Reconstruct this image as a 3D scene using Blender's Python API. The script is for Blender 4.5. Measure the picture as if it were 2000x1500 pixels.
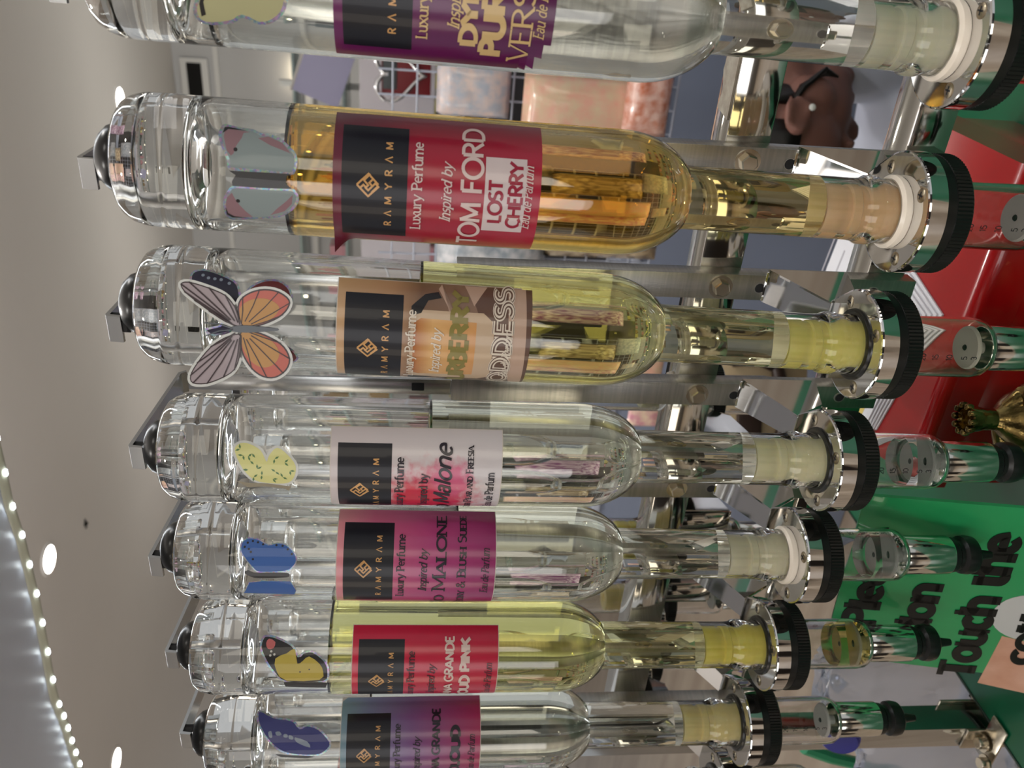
import bpy, bmesh, math, random
from mathutils import Vector, Matrix
random.seed(4)
S = 0.001                                   # everything below is measured in millimetres
C = bpy.context.scene.collection
scene = bpy.context.scene
for o in list(bpy.data.objects): bpy.data.objects.remove(o)

# ------------------------------------------------------------------ camera (the photo is taken with the phone on its side)
FPX, PITCH, ROLL, YAW = 1677.19, 0.114950, -0.0226328, 0.529585
CAM = Vector((155.66, -504.32, 45.17))
Dv = Vector((-math.sin(YAW)*math.cos(PITCH), math.cos(YAW)*math.cos(PITCH), -math.sin(PITCH)))
_r = Dv.cross(Vector((0, 0, 1))).normalized(); _u = _r.cross(Dv)
_X, _Y = -_u, -_r
IX = math.cos(ROLL)*_X + math.sin(ROLL)*_Y   # image right
IY = -math.sin(ROLL)*_X + math.cos(ROLL)*_Y  # image down
cam_data = bpy.data.cameras.new('camera'); cam = bpy.data.objects.new('camera', cam_data); C.objects.link(cam)
m = Matrix((IX, -IY, -Dv)).transposed().to_4x4(); m.translation = CAM*S
cam.matrix_world = m
cam_data.sensor_width = 36; cam_data.lens = FPX/2000*36
cam_data.clip_start = 0.02; cam_data.clip_end = 60
cam_data.dof.use_dof = True; cam_data.dof.focus_distance = 0.60; cam_data.dof.aperture_fstop = 11
scene.camera = cam

# ------------------------------------------------------------------ world, lamps, exposure
world = bpy.data.worlds.new('hall'); scene.world = world; world.use_nodes = True
bg = world.node_tree.nodes['Background']; bg.inputs[0].default_value = (0.78, 0.785, 0.79, 1); bg.inputs[1].default_value = 0.60
scene.view_settings.view_transform = 'Standard'; scene.view_settings.look = 'None'
scene.view_settings.gamma = 1; scene.view_settings.use_curve_mapping = False
scene.view_settings.exposure = 0.0
cy = scene.cycles
cy.max_bounces = 18; cy.transmission_bounces = 18; cy.glossy_bounces = 6; cy.diffuse_bounces = 3; cy.transparent_max_bounces = 16
cy.sample_clamp_indirect = 6.0; cy.blur_glossy = 0.6
def lamp(name, kind, loc, energy, color=(1, .96, .9), size=.1, size_y=None, rot=(0, 0, 0), spot=None):
    l = bpy.data.lights.new(name, kind); l.energy = energy; l.color = color
    if kind == 'AREA':
        l.size = size
        if size_y: l.shape = 'RECTANGLE'; l.size_y = size_y
    else: l.shadow_soft_size = size
    if kind == 'SPOT': l.spot_size = spot or 2.4; l.spot_blend = .6
    o = bpy.data.objects.new(name, l); C.objects.link(o); o.location = Vector(loc)*S; o.rotation_euler = rot
    return o
CEIL = 1500
DOWNLIGHTS = [(-2350, 2286), (-3826, 2435), (-900, 3955), (1500, 2400), (900, 3900), (-700, 700), (-2400, 600), (900, 900),
              (-300, -900), (1200, -900), (-1800, -900), (-300, -2400), (1300, -2400), (-1900, -2400)]
for x, y in DOWNLIGHTS:
    lamp('downlight_lamp', 'SPOT', (x, y, CEIL-25), 22, (1, .97, .92), .05, spot=2.5)
lamp('strip_lamp', 'AREA', (-350, 330, 545), 3.2, (.93, .97, 1), 1.7, .03)
lamp('ceiling_fill', 'AREA', (-1000, 0, 580), 38, (1, .97, .95), .9, .9, (math.pi, 0, 0))     # unseen fill added above the canopy to brighten the ceiling
lamp('far_ceiling_fill', 'AREA', (-1400, 3740, 740), 5, (1, .94, .88), 3.6, .2, (math.pi, 0, 0))  # added fill over the far shelving, lifts the ceiling there

# ------------------------------------------------------------------ helpers
def lin(c):
    return tuple((v/255/12.92 if v/255 <= .04045 else ((v/255+.055)/1.055)**2.4) for v in c)
MATS = {}
def mat(name, col=(200, 200, 200), rough=.5, metal=0, trans=0, ior=1.45, emis=None, estr=0, coat=0, noise=None, bump=None, alpha=1, sss=0):
    if name in MATS: return MATS[name]
    m = bpy.data.materials.new(name); m.use_nodes = True; nt = m.node_tree; b = nt.nodes['Principled BSDF']
    c = (*lin(col), 1)
    b.inputs['Base Color'].default_value = c; b.inputs['Roughness'].default_value = rough
    b.inputs['Metallic'].default_value = metal; b.inputs['Transmission Weight'].default_value = trans
    b.inputs['IOR'].default_value = ior; b.inputs['Coat Weight'].default_value = coat; b.inputs['Alpha'].default_value = alpha
    if sss: b.inputs['Subsurface Weight'].default_value = sss; b.inputs['Subsurface Scale'].default_value = .008
    if emis: b.inputs['Emission Color'].default_value = (*lin(emis), 1); b.inputs['Emission Strength'].default_value = estr
    if noise:                               # (scale, colour2, stretch)
        tc = nt.nodes.new('ShaderNodeTexCoord'); mp = nt.nodes.new('ShaderNodeMapping'); n = nt.nodes.new('ShaderNodeTexNoise')
        n.inputs['Scale'].default_value = noise[0]; n.inputs['Detail'].default_value = 5
        if len(noise) > 2: mp.inputs['Scale'].default_value = noise[2]
        mx = nt.nodes.new('ShaderNodeMix'); mx.data_type = 'RGBA'
        mx.inputs[6].default_value = c; mx.inputs[7].default_value = (*lin(noise[1]), 1)
        rp = nt.nodes.new('ShaderNodeMapRange'); rp.inputs[1].default_value = .35; rp.inputs[2].default_value = .65
        nt.links.new(tc.outputs['Object'], mp.inputs[0]); nt.links.new(mp.outputs[0], n.inputs['Vector'])
        nt.links.new(n.outputs[0], rp.inputs[0]); nt.links.new(rp.outputs[0], mx.inputs[0]); nt.links.new(mx.outputs[2], b.inputs['Base Color'])
    if bump:                                # (scale, strength, stretch)
        tc = nt.nodes.new('ShaderNodeTexCoord'); mp = nt.nodes.new('ShaderNodeMapping'); n = nt.nodes.new('ShaderNodeTexNoise')
        n.inputs['Scale'].default_value = bump[0]
        if len(bump) > 2: mp.inputs['Scale'].default_value = bump[2]
        bu = nt.nodes.new('ShaderNodeBump'); bu.inputs['Strength'].default_value = bump[1]; bu.inputs['Distance'].default_value = .001
        nt.links.new(tc.outputs['Object'], mp.inputs[0]); nt.links.new(mp.outputs[0], n.inputs['Vector'])
        nt.links.new(n.outputs[0], bu.inputs['Height']); nt.links.new(bu.outputs[0], b.inputs['Normal'])
    MATS[name] = m; return m
def liquid_mat(name, tr, ior=1.36, path=.062):
    # clear refracting liquid whose colour comes from absorption along the light's way; tr = transmittance over `path` metres
    if name in MATS: return MATS[name]
    m = bpy.data.materials.new(name); m.use_nodes = True; nt = m.node_tree; nt.nodes.remove(nt.nodes['Principled BSDF'])
    g = nt.nodes.new('ShaderNodeBsdfGlass'); g.inputs[0].default_value = (1, 1, 1, 1); g.inputs['Roughness'].default_value = 0; g.inputs['IOR'].default_value = ior
    k = [-math.log(max(t, .02))/path for t in tr]; d = max(k)+1e-3
    a = nt.nodes.new('ShaderNodeVolumeAbsorption'); a.inputs['Density'].default_value = d; a.inputs['Color'].default_value = (*[1-q/d for q in k], 1)
    nt.links.new(g.outputs[0], nt.nodes['Material Output'].inputs[0]); nt.links.new(a.outputs[0], nt.nodes['Material Output'].inputs[1]); MATS[name] = m; return m
def glass_mat(name, col, ior, rough=0.0, bump=None):
    if name in MATS: return MATS[name]
    m = bpy.data.materials.new(name); m.use_nodes = True; nt = m.node_tree; nt.nodes.remove(nt.nodes['Principled BSDF'])
    g = nt.nodes.new('ShaderNodeBsdfGlass'); g.inputs[0].default_value = (*col, 1); g.inputs['Roughness'].default_value = rough; g.inputs['IOR'].default_value = ior
    if bump:
        tc = nt.nodes.new('ShaderNodeTexCoord'); mp = nt.nodes.new('ShaderNodeMapping'); n = nt.nodes.new('ShaderNodeTexNoise')
        n.inputs['Scale'].default_value = bump[0]; mp.inputs['Scale'].default_value = bump[2]
        bu = nt.nodes.new('ShaderNodeBump'); bu.inputs['Strength'].default_value = bump[1]; bu.inputs['Distance'].default_value = .001
        nt.links.new(tc.outputs['Object'], mp.inputs[0]); nt.links.new(mp.outputs[0], n.inputs['Vector'])
        nt.links.new(n.outputs[0], bu.inputs['Height']); nt.links.new(bu.outputs[0], g.inputs['Normal'])
    nt.links.new(g.outputs[0], nt.nodes['Material Output'].inputs[0]); MATS[name] = m; return m

class MB:
    def __init__(s): s.v = []; s.f = []; s.uv = None
    def add(s, vs, fs):
        n = len(s.v); s.v += [Vector(v) for v in vs]; s.f += [[i+n for i in f] for f in fs]; return s
    def box(s, x0, x1, y0, y1, z0, z1, bev=0, M=None):
        if bev:
            bm = bmesh.new(); bmesh.ops.create_cube(bm, size=1)
            for v in bm.verts: v.co = Vector(((x0+x1)/2+v.co.x*(x1-x0), (y0+y1)/2+v.co.y*(y1-y0), (z0+z1)/2+v.co.z*(z1-z0)))
            bmesh.ops.bevel(bm, geom=bm.edges[:], offset=bev, segments=2, affect='EDGES', profile=.5)
            bm.verts.ensure_lookup_table(); vs = [v.co.copy() for v in bm.verts]; fs = [[v.index for v in f.verts] for f in bm.faces]; bm.free()
        else:
            vs = [Vector((x, y, z)) for z in (z0, z1) for y in (y0, y1) for x in (x0, x1)]
            fs = [[0, 2, 3, 1], [4, 5, 7, 6], [0, 1, 5, 4], [2, 6, 7, 3], [0, 4, 6, 2], [1, 3, 7, 5]]
        if M: vs = [M @ v for v in vs]
        return s.add(vs, fs)
    def lathe(s, prof, n=64, M=None, a0=0, sx=1):
        vs = []; fs = []; k = len(prof)
        for j in range(n):
            a = a0+2*math.pi*j/n; ca, sa = math.cos(a), math.sin(a)
            for r, z in prof: vs.append(Vector((r*ca*sx, r*sa, z)))
        for j in range(n):
            for i in range(k-1):
                a, b = j*k+i, ((j+1) % n)*k+i
                if prof[i][0] < 1e-6 and prof[i+1][0] < 1e-6: continue
                fs.append([a, b, b+1, a+1])
        if M: vs = [M @ v for v in vs]
        return s.add(vs, fs)
    def prism(s, pts, z0, z1, M=None):       # polygon in XY pushed along Z
        n = len(pts); vs = [Vector((x, y, z)) for z in (z0, z1) for x, y in pts]
        fs = [list(range(n))[::-1], list(range(n, 2*n))]+[[i, (i+1) % n, n+(i+1) % n, n+i] for i in range(n)]
        if M: vs = [M @ v for v in vs]
        return s.add(vs, fs)
    def tube(s, pts, r, n=8, closed=False):
        pts = [Vector(p) for p in pts]; vs = []; fs = []; k = len(pts)
        rr = r if isinstance(r, (list, tuple)) else [r]*k
        up = Vector((0, 0, 1))
        for i, p in enumerate(pts):
            t = (pts[min(i+1, k-1)]-pts[max(i-1, 0)]).normalized()
            a = t.cross(up) if abs(t.dot(up)) < .95 else t.cross(Vector((1, 0, 0)))
            a.normalize(); b = t.cross(a)
            for j in range(n):
                q = 2*math.pi*j/n; vs.append(p+(a*math.cos(q)+b*math.sin(q))*rr[i])
        for i in range(k-1):
            for j in range(n): fs.append([i*n+j, i*n+(j+1) % n, (i+1)*n+(j+1) % n, (i+1)*n+j])
        fs += [list(range(n))[::-1], [(k-1)*n+j for j in range(n)]]
        return s.add(vs, fs)
    def build(s, name, m, parent=None, smooth=40, weld=0):
        me = bpy.data.meshes.new(name); me.from_pydata([v*S for v in s.v], [], s.f); me.update()
        bm = bmesh.new(); bm.from_mesh(me); bmesh.ops.remove_doubles(bm, verts=bm.verts, dist=1e-6)
        bmesh.ops.dissolve_degenerate(bm, edges=bm.edges, dist=1e-7)
        bmesh.ops.recalc_face_normals(bm, faces=bm.faces); bm.to_mesh(me); bm.free()
        if smooth: me.shade_smooth(); me.set_sharp_from_angle(angle=math.radians(smooth))
        for mm in (m if isinstance(m, (list, tuple)) else [m]): me.materials.append(mm)
        o = bpy.data.objects.new(name, me); C.objects.link(o)
        if parent: o.parent = parent
        return o
def thing(name, label, cat, group=None, M=None):
    o = bpy.data.objects.new(name, None); C.objects.link(o); o.empty_display_size = .02
    o['label'] = label; o['category'] = cat
    if group: o['group'] = group
    if M is not None: o.matrix_world = M
    return o
def tag(o, label, cat, group=None, kind=None):
    if label: o['label'] = label
    if cat: o['category'] = cat
    if group: o['group'] = group
    if kind: o['kind'] = kind
    return o
def ray(px, py): return (Dv+IX*((px-1000)/FPX)+IY*((py-750)/FPX))
def atY(px, py, Y): v = ray(px, py); return CAM+v*((Y-CAM.y)/v.y)
def atZ(px, py, Z): v = ray(px, py); return CAM+v*((Z-CAM.z)/v.z)
def trans(x=0, y=0, z=0): return Matrix.Translation((x, y, z))
def rot(a, ax): return Matrix.Rotation(a, 4, ax)
def mm2m(M): M = M.copy(); M.translation *= S; return M

# ------------------------------------------------------------------ stroke lettering
def arc(cx, cy, rx, ry, a0, a1, n=12):
    return [(cx+rx*math.cos(math.radians(a0+(a1-a0)*i/n)), cy+ry*math.sin(math.radians(a0+(a1-a0)*i/n))) for i in range(n+1)]
# glyph: advance, strokes [(points, weight)], serifs [(x, y, halfwidth)]
def G(ch):
    x = .68; T = .55
    g = {
    'A': (.74, [([(0, 0), (.35, 1)], T), ([(.35, 1), (.7, 0)], 1), ([(.14, .35), (.56, .35)], T)], [(0, 0, .12), (.7, 0, .13)]),
    'B': (.62, [([(.1, 0), (.1, 1)], 1), ([(.1, 1)]+arc(.3, .77, .24, .23, 90, -90)+[(.1, .54)], .9), ([(.1, .54)]+arc(.32, .27, .27, .27, 90, -90)+[(.1, 0)], .9)], [(.04, 0, .1), (.04, 1, .1)]),
    'C': (.7, [(arc(.4, .5, .36, .5, 48, 312, 20), 1)], []),
    'D': (.74, [([(.1, 0), (.1, 1)], 1), ([(.1, 1)]+arc(.28, .5, .4, .5, 90, -90, 16)+[(.1, 0)], .95)], [(.04, 0, .1), (.04, 1, .1)]),
    'E': (.58, [([(.1, 0), (.1, 1)], 1), ([(.1, 1), (.52, 1)], .7), ([(.1, .52), (.44, .52)], .7), ([(.1, 0), (.54, 0)], .7)], [(.04, 0, .08), (.04, 1, .08)]),
    'F': (.56, [([(.1, 0), (.1, 1)], 1), ([(.1, 1), (.52, 1)], .7), ([(.1, .52), (.44, .52)], .7)], [(.1, 0, .14), (.04, 1, .08)]),
    'G': (.76, [(arc(.4, .5, .36, .5, 45, 330, 20)+[(.7, .42)], 1), ([(.44, .42), (.72, .42)], .8)], []),
    'H': (.76, [([(.1, 0), (.1, 1)], 1), ([(.64, 0), (.64, 1)], 1), ([(.1, .52), (.64, .52)], T)], [(.1, 0, .13), (.1, 1, .13), (.64, 0, .13), (.64, 1, .13)]),
    'I': (.24, [([(.12, 0), (.12, 1)], 1)], [(.12, 0, .13), (.12, 1, .13)]),
    'J': (.36, [([(.22, 1), (.22, .05)]+arc(.06, .02, .16, .2, 0, -90, 6), 1)], [(.22, 1, .13)]),
    'K': (.68, [([(.1, 0), (.1, 1)], 1), ([(.62, 1), (.12, .42)], T+.25), ([(.27, .58), (.66, 0)], 1)], [(.1, 0, .13), (.1, 1, .13), (.66, 0, .11)]),
    'L': (.56, [([(.1, 1), (.1, 0)], 1), ([(.1, 0), (.54, 0)], .7)], [(.1, 1, .13), (.04, 0, .08)]),
    'M': (.9, [([(.1, 0), (.13, 1)], T), ([(.13, 1), (.45, .12)], 1), ([(.45, .12), (.77, 1)], T), ([(.77, 1), (.8, 0)], 1)], [(.1, 0, .11), (.8, 0, .13), (.08, 1, .09), (.82, 1, .09)]),
    'N': (.76, [([(.1, 0), (.1, 1)], T), ([(.1, 1), (.64, 0)], 1), ([(.64, 0), (.64, 1)], T)], [(.1, 0, .12), (.04, 1, .1), (.64, 1, .12)]),
    'O': (.84, [(arc(.42, .5, .38, .5, 0, 360, 26), 1)], []),
    'P': (.6, [([(.1, 0), (.1, 1)], 1), ([(.1, 1)]+arc(.3, .74, .26, .26, 90, -90)+[(.1, .48)], .9)], [(.1, 0, .14), (.04, 1, .1)]),
    'R': (.66, [([(.1, 0), (.1, 1)], 1), ([(.1, 1)]+arc(.3, .75, .25, .25, 90, -90)+[(.1, .5)], .9), ([(.3, .5), (.62, 0)], 1)], [(.1, 0, .13), (.04, 1, .1), (.64, 0, .08)]),
    'S': (.58, [(arc(.3, .76, .22, .24, 40, 250, 12)[:-1]+arc(.28, .26, .24, .26, 75, -145, 14), 1)], []),
    'T': (.62, [([(.31, 0), (.31, 1)], 1), ([(.02, 1), (.6, 1)], .7)], [(.31, 0, .14)]),
    'U': (.74, [([(.1, 1), (.1, .32)]+arc(.37, .3, .27, .3, 180, 360, 12)+[(.64, 1)], 1)], [(.1, 1, .13), (.64, 1, .12)]),
    'V': (.7, [([(0, 1), (.34, 0)], 1), ([(.34, 0), (.68, 1)], T)], [(0, 1, .12), (.68, 1, .11)]),
    'Y': (.66, [([(0, 1), (.32, .48), (.32, 0)], 1), ([(.32, .48), (.64, 1)], T)], [(.32, 0, .14), (0, 1, .11), (.64, 1, .1)]),
    'y': (.6, [([(.06, x), (.3, 0)], 1), ([(.54, x), (.3, 0), (.2, -.26), (.08, -.28)], T+.2)], [(.06, x, .09), (.54, x, .08)]),
    'a': (.52, [([(.1, .56)]+arc(.25, .5, .16, .18, 120, 0, 7)+[(.41, .08), (.48, 0)], .95), (arc(.24, .2, .18, .19, 70, 340, 14), .8)], []),
    'b': (.58, [([(.1, 1), (.1, .04)], 1), (arc(.3, x/2, .22, x/2, 150, -150, 18), .85)], [(.05, 1, .06)]),
    'c': (.5, [(arc(.28, x/2, .23, x/2, 45, 315, 16), .95)], []),
    'd': (.6, [([(.48, 1), (.48, 0)], 1), (arc(.28, x/2, .22, x/2, 30, 330, 18), .85)], [(.43, 1, .06), (.53, 0, .06)]),
    'e': (.54, [([(.07, .36), (.48, .36)]+arc(.28, x/2, .22, x/2, 5, 315, 18), .85)], []),
    'f': (.36, [([(.14, 0), (.14, .8)]+arc(.3, .82, .16, .18, 180, 60, 6), 1), ([(.02, x), (.32, x)], .55)], [(.14, 0, .12)]),
    'h': (.62, [([(.1, 0), (.1, 1)], 1), ([(.1, .46)]+arc(.31, .44, .2, .24, 165, 0, 10)+[(.51, 0)], .95)], [(.1, 0, .12), (.05, 1, .06), (.51, 0, .12)]),
    'i': (.26, [([(.13, 0), (.13, x)], 1), ([(.13, .86), (.13, .97)], 1.1)], [(.13, 0, .12), (.08, x, .06)]),
    'l': (.26, [([(.13, 0), (.13, 1)], 1)], [(.13, 0, .12), (.08, 1, .06)]),
    'm': (.92, [([(.1, 0), (.1, x)], 1), ([(.1, .46)]+arc(.29, .44, .18, .24, 165, 0, 9)+[(.47, 0)], .95), ([(.47, .46)]+arc(.65, .44, .18, .24, 165, 0, 9)+[(.83, 0)], .95)], [(.1, 0, .11), (.05, x, .06), (.47, 0, .1), (.83, 0, .11)]),
    'n': (.62, [([(.1, 0), (.1, x)], 1), ([(.1, .46)]+arc(.31, .44, .2, .24, 165, 0, 10)+[(.51, 0)], .95)], [(.1, 0, .12), (.05, x, .06), (.51, 0, .12)]),
    'o': (.58, [(arc(.29, x/2, .24, x/2, 0, 360, 22), .9)], []),
    'p': (.6, [([(.1, x), (.1, -.3)], 1), (arc(.3, x/2, .22, x/2, 150, -150, 18), .85)], [(.05, x, .06), (.1, -.3, .12)]),
    'r': (.44, [([(.12, 0), (.12, x)], 1), ([(.12, .46)]+arc(.32, .4, .2, .26, 165, 70, 6), .95)], [(.12, 0, .12), (.07, x, .06)]),
    's': (.44, [(arc(.22, .51, .15, .17, 40, 250, 10)[:-1]+arc(.21, .17, .17, .18, 75, -145, 12), .9)], []),
    't': (.38, [([(.16, .9), (.16, .14)]+arc(.29, .13, .13, .13, 180, 300, 6), 1), ([(.02, x), (.34, x)], .6)], []),
    'u': (.62, [([(.1, x), (.1, .24)]+arc(.3, .22, .2, .22, 180, 345, 10), .95), ([(.51, x), (.51, 0)], 1)], [(.05, x, .06), (.46, x, .06), (.56, 0, .05)]),
    'x': (.56, [([(.05, x), (.51, 0)], 1), ([(.05, 0), (.5, x)], T)], [(.05, x, .09), (.5, x, .08), (.05, 0, .08), (.51, 0, .09)]),
    'k': (.6, [([(.1, 0), (.1, 1)], 1), ([(.5, x), (.12, .28)], .7), ([(.24, .4), (.54, 0)], 1)], []),
    'g': (.6, [([(.48, x), (.48, -.1)]+arc(.3, -.1, .18, .18, 0, -150, 8), .9), (arc(.28, x/2, .22, x/2, 30, 330, 18), .85)], []),
    '&': (.8, [([(.72, 0), (.22, .68)]+arc(.34, .82, .14, .18, 200, -30, 8)+[(.18, .42)]+arc(.28, .22, .2, .23, 150, 290, 8)+[(.7, .46)], .85)], []),
    '^': (.66, [([(.02, 0), (.33, 1), (.64, 0)], .8)], []),
    ' ': (.34, [], []), "'": (.2, [([(.1, .75), (.1, 1)], .9)], []),
    '0': (.62, [(arc(.31, .5, .25, .5, 0, 360, 22), 1)], []), '1': (.4, [([(.06, .8), (.24, 1), (.24, 0)], 1)], []),
    '2': (.58, [(arc(.29, .74, .22, .26, 170, -30, 9)+[(.05, 0), (.54, 0)], 1)], []),
    '3': (.58, [(arc(.27, .76, .21, .24, 150, -80, 9), 1), (arc(.27, .27, .24, .27, 80, -150, 11), 1)], []),
    '5': (.58, [([(.5, 1), (.12, 1), (.1, .58)]+arc(.27, .32, .25, .32, 100, -150, 12), 1)], []),
    }
    return g[ch]
def ribbon(pts, w):
    P = [Vector(p) for p in pts]; q = [P[0]]
    for p in P[1:]:
        if (p-q[-1]).length > 1e-5: q.append(p)
    P = q; n = len(P); L = []; Rr = []
    closed = (P[0]-P[-1]).length < 1e-4 and n > 3
    for i in range(n):
        a = P[i-1] if i > 0 else (P[n-2] if closed else None); b = P[i+1] if i < n-1 else (P[1] if closed else None)
        d1 = (P[i]-a).normalized() if a is not None else None; d2 = (b-P[i]).normalized() if b is not None else None
        if d1 is None: d1 = d2
        if d2 is None: d2 = d1
        n1 = Vector((-d1.y, d1.x)); n2 = Vector((-d2.y, d2.x)); mvec = n1+n2
        if mvec.length < .2: mvec = n1
        mvec.normalize(); k = 1/max(.55, mvec.dot(n1)); L.append(P[i]+mvec*w/2*k); Rr.append(P[i]-mvec*w/2*k)
    return [[L[i], L[i+1], Rr[i+1], Rr[i]] for i in range(n-1)]
def text_polys(txt, cap=4, width=None, weight=.13, serif=False, slant=0, track=0, smallcaps=False, swt=.75):
    """polygons (lists of 2D points, mm) of one line of lettering, centred on x=0, baseline y=0"""
    out = []; x = 0
    for ch in txt:
        sc = 1
        if smallcaps and ch.islower(): ch = ch.upper(); sc = .74
        adv, strokes, sers = G(ch)
        for pts, wt in strokes:
            if not serif: wt = 1 if wt > .5 else 1
            w = weight*wt
            pp = [(x+p[0]*sc, p[1]*sc*(1-weight*.5)+weight*.25) for p in pts]
            out += ribbon(pp, w)
        if serif:
            for sx, sy, hw in sers:
                t = weight*swt; yy = sy*sc*(1-weight*.5)+weight*.25
                out.append([Vector((x+sx*sc-hw*(.8+weight), yy-t/2)), Vector((x+sx*sc+hw*(.8+weight), yy-t/2)), Vector((x+sx*sc+hw*(.8+weight), yy+t/2)), Vector((x+sx*sc-hw*(.8+weight), yy+t/2))])
        x += adv*sc+track
    x -= track
    sxx = (width/x) if width else cap
    return [[Vector(((p.x+slant*p.y-x/2)*sxx, p.y*cap)) for p in poly] for poly in out]

# ------------------------------------------------------------------ room shell
m_ceil = mat('ceiling_paint', (230, 225, 219), .9, noise=(.8, (224, 219, 213)))
MB().box(-7000, 4000, -6000, 7000, CEIL, CEIL+60).build('ceiling', m_ceil)['kind'] = 'structure'
m_floor = mat('wood_floor', (168, 154, 138), .45, noise=(1.2, (148, 132, 116), (1, 9, 1)))
MB().box(-7000, 4000, -6000, 7000, -1460, -1400).build('floor', m_floor)['kind'] = 'structure'
m_wall = mat('white_wall', (206, 206, 206), .7)
MB().box(-7000, 4000, 5000, 5100, -1400, CEIL).build('wall_back', m_wall)['kind'] = 'structure'
MB().box(-7000, 4000, 4965, 5000, 690, 720).box(-7000, 4000, 4980, 5000, 1235, 1262).build('trim_1', mat('trim_white', (235, 234, 230), .5))['kind'] = 'structure'
v = thing('air_vent', 'black slotted air vent set high in the white wall', 'vent', M=mm2m(trans(*atY(384, 178, 4985))))
MB().box(-190, 190, -12, 6, -80, 80, 3).build('vent_frame', mat('trim_white'), v)
MB().box(-165, 165, -15, -8, -42, 42).build('vent_back', mat('black_void', (12, 12, 12), .8), v)
for k in range(5): MB().box(-165, 165, -24, -14, -38+k*17, -33+k*17).build('slat', mat('dark_metal', (38, 37, 36), .4, .6), v)
MB().box(-7000, 4000, -4300, -4200, -1400, CEIL).build('wall_front', mat('dark_wall', (112, 106, 100), .7))['kind'] = 'structure'
for k, (x0, x1, z0, z1, c_) in enumerate(((-5400, -3300, -900, 900, (255, 240, 220)), (-1900, -100, -900, 1000, (252, 250, 250)), (1500, 3400, -900, 1000, (255, 246, 230)))):  # unseen glowing panes added for frontal light and contrast in reflections
    w_ = thing('front_fill_panel', 'glowing panel added behind the photographer for light and reflections, outside the picture', 'light panel', 'added light panels behind the photographer')
    MB().box(x0, x1, -4190, -4180, z0, z1).build('fill_pane', mat('fill_pane_%s' % 'abcde'[k], c_, .5, emis=c_, estr=2.6), w_)
    MB().box(x0-40, x1+40, -4200, -4190, z0-40, z1+40).build('surround', mat('dark_metal', (38, 37, 36), .4, .6), w_)
for k, (x_, y_, w_, h_) in enumerate(((-1700, -2300, 700, 1250), (300, -2000, 500, 1500), (1500, -1700, 600, 1350), (-3200, -1700, 900, 1200))):  # unseen dark blocks added to put dark bands into the reflections
    t_ = MB().box(x_, x_+w_, y_-400, y_, -1398, -1398+h_, 20).build('reflection_block', mat('block_dark', (30, 24, 22), .4)); tag(t_, 'dark block added behind the photographer to show in reflections', 'block', 'added reflection blocks behind the photographer')
m_disc = mat('lamp_disc', (255, 255, 255), .5, emis=(255, 244, 228), estr=22)
m_rim = mat('lamp_rim', (240, 238, 234), .4)
for k, (x, y) in enumerate(DOWNLIGHTS):
    if k < 3:
        lab = ['round recessed downlight glowing on the open ceiling near the lit strip', 'round recessed downlight glowing at the ceiling farthest along the bottle row',
               'round downlight glowing above the amber bottle'][k]
        t = thing('downlight', lab, 'ceiling light', 'recessed downlights', trans(x*S, y*S, CEIL*S))
    else:
        t = thing('downlight', 'round recessed ceiling downlight above the aisle outside the picture', 'ceiling light', 'recessed downlights', trans(x*S, y*S, CEIL*S))
    MB().lathe([(0, -6), (56, -6), (56, -3), (0, -3)], 32).build('diffuser', m_disc, t)
    MB().lathe([(56, 0), (56, -8), (68, -6), (70, 0)], 32).build('rim', m_rim, t)
t = thing('dead_fly', 'small dark insect resting on the bare ceiling', 'insect', M=trans(*(atZ(168, 1023, CEIL-4)*S)))
MB().lathe([(0, -14), (6, -9), (8, 0), (6, 10), (0, 16)], 10, rot(1.57, 'X')).build('body', mat('black_void'), t)
for sgn in (-1, 1): MB().prism([(0, 0), (sgn*22, -10), (sgn*26, 4), (sgn*6, 8)], 0, 1.2).build('wing', mat('dark_metal'), t)

# ------------------------------------------------------------------ canopy with LED strip (hangs over the far end of the row)
CZ = 550
edge = [(-505, 412), (-565, 402), (-625, 407), (-680, 405), (-736, 402), (-786, 397), (-833, 391), (-883, 384), (-925, 383), (-966, 390), (-1020, 392), (-1080, 396), (-1400, 400)]
edge = [atZ(px, py, CZ) for px, py in [(-60, 720), (-25, 820), (0, 925), (12, 982), (35, 1050), (51, 1114), (66, 1176), (77, 1234), (87, 1288), (97, 1342), (103, 1366), (121, 1411), (135, 1456), (152, 1505), (175, 1580)]]
t = thing('canopy_panel', 'pale grey acrylic display canopy edged with a lit strip', 'canopy')
poly = [(e.x, e.y) for e in edge]+[(edge[-1].x, -500), (edge[0].x+100, -500), (edge[0].x+100, edge[0].y)]
MB().prism(poly, CZ, CZ+10).build('panel', mat('acrylic_grey', (226, 234, 250), .35, trans=.0, sss=.0, noise=(3, (214, 222, 240))), t)
MB().tube([(e.x, e.y+2, CZ+2) for e in edge], 9, 10).build('strip_sleeve', mat('strip_plastic', (214, 216, 196), .25), t)
m_led = mat('led', (255, 255, 255), .5, emis=(240, 250, 255), estr=14)
acc = 0
for i in range(len(edge)-1):
    a, b = edge[i], edge[i+1]; L = (b-a).length
    while acc < L:
        p = a+(b-a)*(acc/L)
        MB().box(p.x-4, p.x+4, p.y-3, p.y+2, CZ-9, CZ-6, 1).build('led', m_led, t)
        acc += 50 if i < 9 else 30
    acc -= L

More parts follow.
